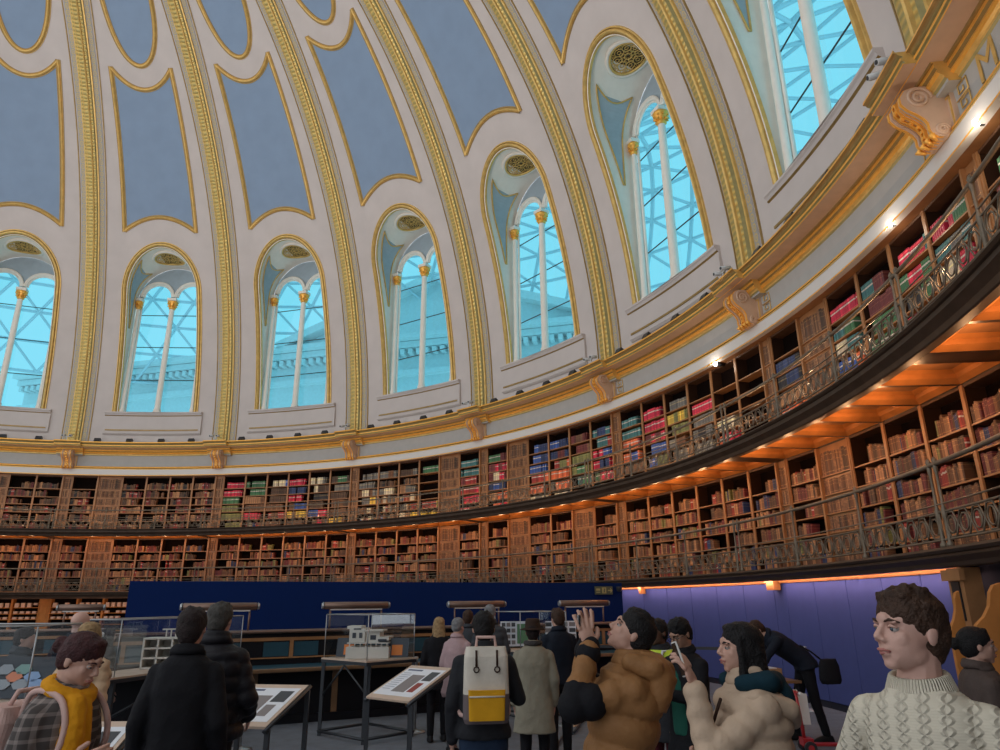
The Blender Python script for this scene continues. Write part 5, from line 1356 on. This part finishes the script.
    for S_, E_, W_ in ((SL, EL, WL_), (SR, ER, WR_)):
        inn = S_ + (U((0, 0, 1.36)) - S_) * .25
        wend = W_ + (E_ - W_).normalized() * .015
        if puff: chain(bm, [inn, S_, E_, wend], [rs[0] * .95, rs[0] * .92, rs[1], rs[2]], puff=.006, step=.085)
        else: chain(bm, [inn, S_, E_, wend], [rs[0], rs[0] * .95, rs[1], rs[2]])
    top_o = skinmesh({'sweater': 'sweater', 'jacket': 'jacket', 'coat': 'coat', 'trench': 'trench_coat', 'puffer': 'puffer_coat'}[kind], bm, top, root, vox=vox, disp=.014 if kind not in ('sweater',) else .006, dsz=.09, smooth=2)
    # collar
    bm = bmesh.new(); cm_ = collar or top
    if kind != 'sweater':
        h_ = 1.483 if kind != 'puffer' else 1.495
        tube(bm, [U((.078 * cos(a) * 1.05, .074 * sin(a) - .005, 1.455 + (.012 if sin(a) < 0 else -.012))) for a in [2 * pi * i / 20 for i in range(20)]], .022 if kind != 'puffer' else .032, 8, closed=True); tube(bm, [U((.072 * cos(a), .070 * sin(a) - .005, h_ - .012 * sin(a))) for a in [2 * pi * i / 20 for i in range(20)]], .016 if kind != 'puffer' else .024, 8, closed=True)
        skinmesh('collar', bm, cm_, top_o, vox=.009)
    else:
        for i in range(4):
            tube(bm, [U(((.070 + .004 * (3 - i)) * cos(a), (.068 + .004 * (3 - i)) * sin(a) - .002, 1.432 + .011 * i - .012 * sin(a))) for a in [2 * pi * j / 32 for j in range(32)]], .0105, 8, closed=True)
        co = skinmesh('rib_collar', bm, cm_, top_o, vox=.005, smooth=1)
    if cuff:
        for S_, E_, W_ in ((SL, EL, WL_), (SR, ER, WR_)):
            bm = bmesh.new(); d_ = (W_ - E_).normalized(); capsule(bm, W_ - d_ * .025, W_ + d_ * .015, rs[2] + .010, rs[2] - .004); skinmesh('cuff', bm, cuff, top_o, vox=.009)
    root['_U'] = 0
    del root['_U']
    return root, U, Hd, dict(SL=SL, SR=SR, EL=EL, ER=ER, WL=WL_, WR=WR_, s=s, rz=rz, top=top_o, HR=HRm, HC=HC_)
def to_world(root, p):
    s = root.scale.x; a = root.rotation_euler.z; p = Vector(p) * s
    return Vector((root.location.x + p.x * cos(a) - p.y * sin(a), root.location.y + p.x * sin(a) + p.y * cos(a), p.z))
def held(name, root, p, label, cat, size, m, rot=(0, 0, 0), parts=None):
    o = empty(name, to_world(root, p), 0, label, cat); o.rotation_euler = (rot[0], rot[1], rot[2] + root.rotation_euler.z)
    bm = bmesh.new(); box(bm, (0, 0, 0), size); bmesh.ops.bevel(bm, geom=bm.edges[:], offset=min(size) * .35, segments=2, affect='EDGES'); link('case', bm, m, o)
    bm = bmesh.new(); box(bm, (0, size[1] / 2 + .0004, 0), (size[0] * .9, .0012, size[2] * .92)); link('screen', bm, 'phone_black' if m != 'phone_black' else 'tile_grey', o)
    bm = bmesh.new(); box(bm, (-size[0] * .25, -size[1] / 2 - .0015, size[2] * .36), (size[0] * .3, .003, size[2] * .18)); link('lens_block', bm, 'phone_black', o)
    return o

# the young man in the cable-knit sweater, right foreground
r, U, Hd, J = person((1.215, 2.22), (-.72, -.69), 1.755, 'young man with short brown hair in a cream cable-knit sweater, right foreground', skin='skin_pale', hair='hair_brown', style='tousled', top='cable_knit', kind='sweater', collar='rib_knit', legs='denim',
    hy=radians(-32), hp=radians(6), vox=.006, bv=.0042, wf=.90, L=((-.27, .02, 1.10), (-.30, .20, .92)), R=((.30, -.10, 1.12), (.22, .06, .92)))
# woman in plaid coat and yellow scarf
r, U, Hd, J = person((-1.98, 3.35), (.97, -.12), 1.62, 'woman in grey plaid coat and mustard scarf, left foreground', skin='skin_light', hair='hair_auburn', style='bun', top='plaid', kind='coat', hem=.6, vox=.009, bv=.0048, lean=.16, hp=-.26,
    R=((.22, .02, 1.08), (.15, .25, 1.15)), L=((-.22, .08, 1.08), (-.12, .26, 1.05)), hrt=dict(d=(-.1, 1, .35), n=(-1, 0, .2), curl=.5, thumb=(0, 0, 1)))
bm = bmesh.new(); tube(bm, [U((.085 * cos(a), .085 * sin(a) + .005, 1.455 - .02 * sin(a))) for a in [2 * pi * i / 20 for i in range(20)]], .038, 8, closed=True)
chain(bm, [U((.07, .10, 1.42)), U((.10, .15, 1.30)), U((.11, .165, 1.15)), U((.11, .16, .98))], [.045, .05, .055, .05]); chain(bm, [U((.02, .11, 1.40)), U((.03, .15, 1.25)), U((.04, .155, 1.05))], [.04, .045, .045])
skinmesh('scarf', bm, 'scarf_yellow', r, vox=.009, disp=.012, dsz=.03)
def smooth_path(P, n=6):
    out = []
    for i in range(len(P) - 1):
        p0, p1, p2, p3 = P[max(i-1, 0)], P[i], P[i+1], P[min(i+2, len(P)-1)]
        for j in range(n):
            t = j / n; out.append(.5 * ((2 * p1) + (p2 - p0) * t + (2 * p0 - 5 * p1 + 4 * p2 - p3) * t * t + (3 * p1 - p0 - 3 * p2 + p3) * t ** 3))
    return out + [P[-1]]
def backpack(root, U, label, mats_, z=(1.02, 1.42), w_=.30, d_=.16, back=.14, strap='bag_pink', clip=True):
    b = empty('backpack', root.location, root.rotation_euler.z, label, 'backpack'); b.scale = root.scale
    zc = (z[0] + z[1]) / 2; hgt = z[1] - z[0]
    bm = bmesh.new(); loft(bm, [(z[0], w_ * .46, d_ * .42, -back - d_ / 2), (z[0] + .03, w_ / 2, d_ / 2, -back - d_ / 2), (z[0] + hgt * .38, w_ * .5, d_ * .52, -back - d_ / 2)], U, n=28, ex=4); link('lower_body', bm, mats_[2], b, smooth=False)
    bm = bmesh.new(); loft(bm, [(z[0] + hgt * .375, w_ * .5, d_ * .52, -back - d_ / 2), (z[1] - .06, w_ * .48, d_ * .46, -back - d_ / 2), (z[1], w_ * .44, d_ * .30, -back - d_ / 2)], U, n=28, ex=4); link('upper_body', bm, mats_[0], b)
    bm = bmesh.new(); loft(bm, [(z[0] + .025, w_ * .38, .03, -back - d_ - .005), (z[0] + hgt * .44, w_ * .40, .03, -back - d_ - .005)], U, n=20, ex=5); fp = link('front_pocket', bm, mats_[1], b)
    bm = bmesh.new(); tube(bm, [U((-w_ * .38, -back - d_ - .036, z[0] + hgt * .36)), U((w_ * .38, -back - d_ - .036, z[0] + hgt * .36))], .006, 5); link('zip', bm, mats_[0], fp)
    for sx in (-1, 1):
        bm = bmesh.new(); tube(bm, smooth_path([U((sx * .10, -back + .01, z[0] + .05)), U((sx * .17, -.06, z[0] + .04)), U((sx * .165, .12, 1.18)), U((sx * .145, .14, 1.32)), U((sx * .12, .07, 1.43)), U((sx * .10, -.04, 1.452)), U((sx * .08, -.12, 1.42)), U((sx * .06, -back - .01, z[1] - .04))]), .014, 6); link('shoulder_strap', bm, strap, b)
        if clip:
            bm = bmesh.new(); tube(bm, [U((sx * .07, -back - d_ * .9, z[1] - .02)), U((sx * .07, -back - d_ * 1.02, z[1] - .12))], .008, 6); tube(bm, [U((sx * .07 + .018 * cos(a), -back - d_ * 1.05, z[1] - .14 + .018 * sin(a))) for a in [pi * i / 4 for i in range(8)]], .005, 5, closed=True); link('handle_tab', bm, 'leather', b)
    bm = bmesh.new(); tube(bm, [U((-.07, -back - .08, z[1] - .02)), U((-.06, -back - .06, z[1] + .06)), U((.06, -back - .06, z[1] + .06)), U((.07, -back - .08, z[1] - .02))], .012, 6); link('carry_handle', bm, strap, b)
    return b
backpack(r, U, 'pale pink backpack on the woman with the mustard scarf', ('bag_pink', 'bag_pink', 'bag_pink'), z=(.98, 1.36), clip=False)
# two men in black seen from behind
person((-1.84, 4.40), (-.10, 1), 1.71, 'man with dark hair in a plain black coat seen from behind, left', hair='hair_dark', style='short', top='cloth_black', kind='coat', hem=.62, vox=.011, wf=.90, girth=.8, L=((-.22, -.04, 1.08), (-.225, .02, .82)), R=((.22, -.04, 1.08), (.21, .06, .86)), face=False)
person((-1.97, 5.16), (.05, 1), 1.74, 'man with short greying hair in a black quilted jacket seen from behind', skin='skin_light', hair='hair_ash', style='short', top='puffer_black', kind='puffer', hem=.86, vox=.011, wf=.98, legs='cloth_charcoal', R=((.25, .0, 1.10), (.20, .16, .98)), face=False)
# man in the brown puffer filming upwards
r, U, Hd, J = person((.53, 3.72), (-.98, .06), 1.70, 'person in a tan and black puffer coat holding a phone up to film the dome', skin='skin_light', hair='hair_black', style='tousled', top='puffer_brown', kind='puffer', hem=.45, vox=.010, bv=.0046, hp=.40, lean=-.20, legs='cloth_black',
    L=((-.19, .19, 1.27), (-.08, .10, 1.51)), R=((.17, .14, 1.29), (.05, .11, 1.51)), hl=dict(d=(.10, .15, 1), n=(1, .35, 0), curl=.16, thumb=(0, -1, .3), spread=.9), hrt=dict(d=(-.1, .0, 1), n=(-1, .3, 0), curl=.3, thumb=(0, -1, .3), spread=.6), cuff='cloth_black')
for S_, E_, W_ in ((J['SL'], J['EL'], J['WL']), (J['SR'], J['ER'], J['WR'])):
    bm = bmesh.new(); chain(bm, [S_.lerp(E_, .72), E_, E_.lerp(W_, .22)], [.078, .072, .066], puff=.008, step=.09); skinmesh('black_elbow_panel', bm, 'cloth_black', J['top'], vox=.010)
bm = bmesh.new(); loft(bm, [(1.27, .165, .05, -.135), (1.34, .19, .075, -.13), (1.42, .185, .09, -.125), (1.48, .15, .085, -.10), (1.52, .10, .07, -.07)], U, n=24)
chain(bm, [U((-.13, .02, 1.46)), U((-.15, -.08, 1.45)), U((0, -.16, 1.44)), U((.15, -.08, 1.45)), U((.13, .02, 1.46))], [.045, .055, .06, .055, .045])
skinmesh('hood', bm, 'puffer_brown', J['top'], vox=.010, disp=.014, dsz=.06)
held('phone', r, (-.015, .145, 1.63), 'dark phone held up by the person in the tan puffer coat', 'phone', (.15, .009, .074), 'phone_black')
# woman in the beige puffer with phone
r, U, Hd, J = person((1.10, 3.42), (-.95, -.05), 1.63, 'woman with long black hair in a beige puffer jacket raising a phone', skin='skin_light', hair='hair_black', style='long', top='puffer_beige', kind='puffer', hem=.84, vox=.010, bv=.0046, legs='denim_light', girth=.65,
    L=((-.16, .26, 1.16), (-.08, .28, 1.42)), R=((.30, .02, 1.12), (.14, .20, 1.10)), hl=dict(d=(.05, .25, 1), n=(.6, .8, 0), curl=.55, thumb=(1, 0, .3)), hp=.05)
bm = bmesh.new(); chain(bm, [U((-.10, .06, 1.44)), U((-.13, -.05, 1.45)), U((0, -.13, 1.43)), U((.13, -.05, 1.45)), U((.10, .06, 1.44))], [.04, .05, .055, .05, .04]); ico(bm, U((0, -.14, 1.37)), (.13, .06, .09))
skinmesh('teal_hood', bm, 'teal_hood', J['top'], vox=.010, disp=.01, dsz=.04)
bm = bmesh.new(); chain(bm, [U((-.08, .12, 1.37)), U((-.165, .02, 1.39)), U((-.15, -.12, 1.34)), U((-.02, -.19, 1.27))], [.02, .038, .045, .035]); skinmesh('open_collar', bm, 'puffer_beige', J['top'], vox=.010)
bm = bmesh.new(); tube(bm, [U((-.10, .17, 1.38)), U((.03, .20, 1.2)), U((.2, .12, .98)), U((.235, -.05, .92))], .008, 6); link('bag_strap', bm, 'leather', r)
held('phone', r, (-.055, .33, 1.545), 'pale phone in the hand of the woman in the beige puffer', 'phone', (.074, .009, .15), 'white_paint', rot=(-.25, .15, 0))
# man with the cream and yellow backpack
r, U, Hd, J = person((-.13, 5.25), (-.10, 1), 1.665, 'man in dark jacket and jeans wearing a cream and mustard backpack, seen from behind', hair='hair_black', style='short', top='cloth_charcoal', kind='jacket', hem=.92, legs='denim', vox=.011, wf=1.0, R=((.25, .02, 1.12), (.22, .22, 1.12)), face=False)
backpack(r, U, 'cream and mustard backpack with pink straps on the man in jeans', ('bag_cream', 'bag_mustard', 'bag_taupe'), z=(1.0, 1.475), w_=.31, d_=.15, back=.125)
# trench coat and hat
r, U, Hd, J = person((.31, 7.55), (.05, 1), 1.54, 'person in a light olive trench coat and brown hat seen from behind', hair='hair_dark', style='short', top='trench', kind='trench', hem=.58, vox=.012, wf=1.0, girth=1.1, face=False)
bm = bmesh.new(); 
def hatp(prof, n=28):
    rings = [[bm.verts.new(Hd((r_ * cos(2*pi*j/n) * .95, -.01 + r_ * sin(2*pi*j/n) * 1.1, z))) for j in range(n)] for r_, z in prof]
    for a, b in zip(rings, rings[1:]):
        for j in range(n): bm.faces.new((a[j], a[(j+1) % n], b[(j+1) % n], b[j]))
    bm.faces.new(rings[0][::-1]); bm.faces.new(rings[-1])
hatp([(.085, .040), (.150, .028), (.152, .034), (.092, .052), (.088, .11), (.078, .145), (.05, .150), (.02, .138)]); link('brimmed_hat', bm, 'hat_brown', r, smooth=True)
bm = bmesh.new(); tube(bm, [U((.08 * cos(a), .08 * sin(a), 1.475)) for a in [2 * pi * i / 18 for i in range(18)]], .03, 8, closed=True); mat('spotted', (.04, .035, .035), .9, var=.9, scale=60); skinmesh('scarf', bm, 'spotted', r, vox=.010)
person((.66, 8.75), (-.35, .9), 1.65, 'person with dark brown hair in a dark jacket beyond the brown hat', hair='hair_brown', style='tousled', top='navy_cloth', kind='jacket', legs='cloth_black', vox=.013, face=False, L=((-.25, .10, 1.14), (-.10, .28, 1.18)))
person((-.86, 10.15), (-.2, 1), 1.54, 'woman with blond hair in a black coat seen from behind', hair='hair_blond', style='long', top='cloth_black', kind='coat', hem=.70, vox=.013, face=False)
person((-.56, 9.35), (.55, .8), 1.54, 'person in a dusty pink coat with a patterned headscarf', hair='hair_grey', style='beanie', top='pink_cloth', kind='coat', hem=.75, legs='cloth_grey', vox=.013, face=False)
person((-.50, 10.85), (.2, 1), 1.62, 'brown-haired person half hidden behind the pink coat', hair='hair_brown', style='short', top='cloth_grey', kind='jacket', vox=.014, face=False)
person((-.17, 10.45), (.1, 1), 1.69, 'person in grey knitted hat and dark jacket by the far glass case', hair='hair_grey', style='beanie', top='cloth_grey', kind='puffer', vox=.014, face=False)
# staff member in hi-vis
r, U, Hd, J = person((1.33, 6.35), (-.75, -.6), 1.58, 'staff member in dark clothes with a yellow high-visibility vest, half hidden', skin='skin_dark', hair='hair_black', style='short', top='cloth_charcoal', kind='jacket', legs='maroon_cloth', hem=.7, vox=.012)
bm = bmesh.new(); loft(bm, [(1.0, .20, .145), (1.12, .196, .142), (1.28, .208, .148), (1.38, .19, .128), (1.44, .13, .10)], U, n=28); ve = skinmesh('safety_vest', bm, 'hi_vis', r, vox=.010)
for sx in (-1, 1):
    bm = bmesh.new(); tube(bm, [U((sx * .12, .150, 1.02)), U((sx * .12, .158, 1.28)), U((sx * .11, .10, 1.43)), U((sx * .11, -.08, 1.43)), U((sx * .12, -.15, 1.25))], .014, 4); link('reflective_strip', bm, 'reflective', ve)
# man with glasses looking at phone
r, U, Hd, J = person((1.38, 5.65), (-.85, -.52), 1.60, 'man with glasses in dark jacket and green shirt looking down at a phone', skin='skin_mid', hair='hair_black', style='tousled', top='cloth_black', kind='jacket', hem=.70, legs='denim', vox=.010, hp=-.38, lean=.05,
    L=((-.22, .10, 1.12), (-.06, .30, 1.16)), R=((.24, .08, 1.12), (.10, .26, 1.12)), hl=dict(d=(.5, .8, .3), n=(.2, -.4, 1), curl=.6, thumb=(1, 0, .5)))
bm = bmesh.new(); loft(bm, [(.86, .09, .06, .085), (1.1, .085, .06, .085), (1.3, .075, .055, .08), (1.42, .04, .04, .06)], U); skinmesh('shirt', bm, 'green_shirt', r, vox=.010)
gls = empty('glasses', to_world(r, (0, 0, 0)), r.rotation_euler.z, 'thin dark glasses worn by the man looking at his phone', 'glasses'); gls.scale = r.scale; gls.location.z = 0
for sx in (-1, 1):
    bm = bmesh.new(); tube(bm, [Hd((sx * .031 + .021 * cos(a), .094, .002 + .018 * sin(a))) for a in [2 * pi * i / 16 for i in range(16)]], .0022, 5, closed=True); link('rim', bm, 'phone_black', gls)
    bm = bmesh.new(); tube(bm, [Hd((sx * .052, .094, .006)), Hd((sx * .076, .03, .006)), Hd((sx * .079, -.02, .004))], .002, 5); link('temple', bm, 'phone_black', gls)
bm = bmesh.new(); tube(bm, [Hd((-.01, .094, .006)), Hd((0, .099, .009)), Hd((.01, .094, .006))], .002, 5); link('bridge', bm, 'phone_black', gls)
held('phone', r, (-.01, .40, 1.205), 'black phone held by the man with glasses', 'phone', (.074, .009, .15), 'phone_black', rot=(-1.0, 0, .3))
# person bending over the table
person((3.97, 9.95), (-.97, .05), 1.76, 'person in dark clothes bending over the small table by the blue panels', skin='skin_light', hair='hair_brown', style='short', top='navy_cloth', kind='jacket', legs='cloth_black', lean=.95, vox=.012, hem=.84, hp=.2, feet=((-.12, -.12), (.12, .14)),
    L=((-.22, .50, 1.02), (-.16, .60, .84)), R=((.22, .46, .98), (.14, .52, .84)), hl=dict(d=(.2, .9, -.3), n=(0, 0, -1), curl=.3), hrt=dict(d=(-.2, .9, -.3), n=(0, 0, -1), curl=.3))
hbg = empty('shoulder_bag', (4.20, 9.74, .70), 0, 'black shoulder bag hanging behind the bending person', 'bag')
bm = bmesh.new(); loft(bm, [(0, .12, .06), (.05, .14, .07), (.22, .13, .06), (.30, .10, .04)], lambda p: p); skinmesh('pouch', bm, 'cloth_black', hbg, vox=.010, disp=.01)
bm = bmesh.new(); tube(bm, [(-.08, 0, .28), (-.18, .05, .38), (-.30, .10, .46)], .012, 6); link('strap', bm, 'cloth_black', hbg)
# woman with the bun at the right edge
person((2.86, 4.55), (.90, -.25), 1.56, 'woman with a dark hair bun in a brown jacket at the right edge', skin='skin_light', hair='hair_black', style='bun', top='jacket_brown', kind='jacket', vox=.011)
# group at the left
person((-4.02, 7.05), (.15, 1), 1.68, 'bald man in a dark jacket behind the blond woman, left', skin='skin_pale', hair='hair_grey', style='bald', top='navy_cloth', kind='jacket', vox=.012, face=False, wf=1.15, girth=1.2)
person((-3.33, 6.0), (.25, 1), 1.60, 'blond woman in a peach beige puffer jacket seen from behind, left', hair='hair_blond', style='bob', top='puffer_peach', kind='puffer', vox=.011, legs='cloth_black', face=False, girth=1.3)
r, U, Hd, J = person((-4.95, 9.35), (.6, .8), 1.46, 'dark-haired girl with a white hair bow behind the glass case', hair='hair_dark', style='long', top='cloth_charcoal', kind='jacket', vox=.013, face=False)
bm = bmesh.new()
for sx in (-1, 1): ico(bm, Hd((sx * .06, -.125, .03)), (.055, .022, .04)); chain(bm, [Hd((sx * .01, -.12, .02)), Hd((sx * .05, -.14, -.10))], [.016, .022])
ico(bm, Hd((0, -.125, .025)), .022); skinmesh('hair_bow', bm, 'white_paint', r, vox=.009)
person((-4.62, 7.2), (1, .3), 1.53, 'person in a grey puffer jacket behind the left glass case', hair='hair_dark', style='short', top='cloth_grey', kind='puffer', vox=.013, face=False)
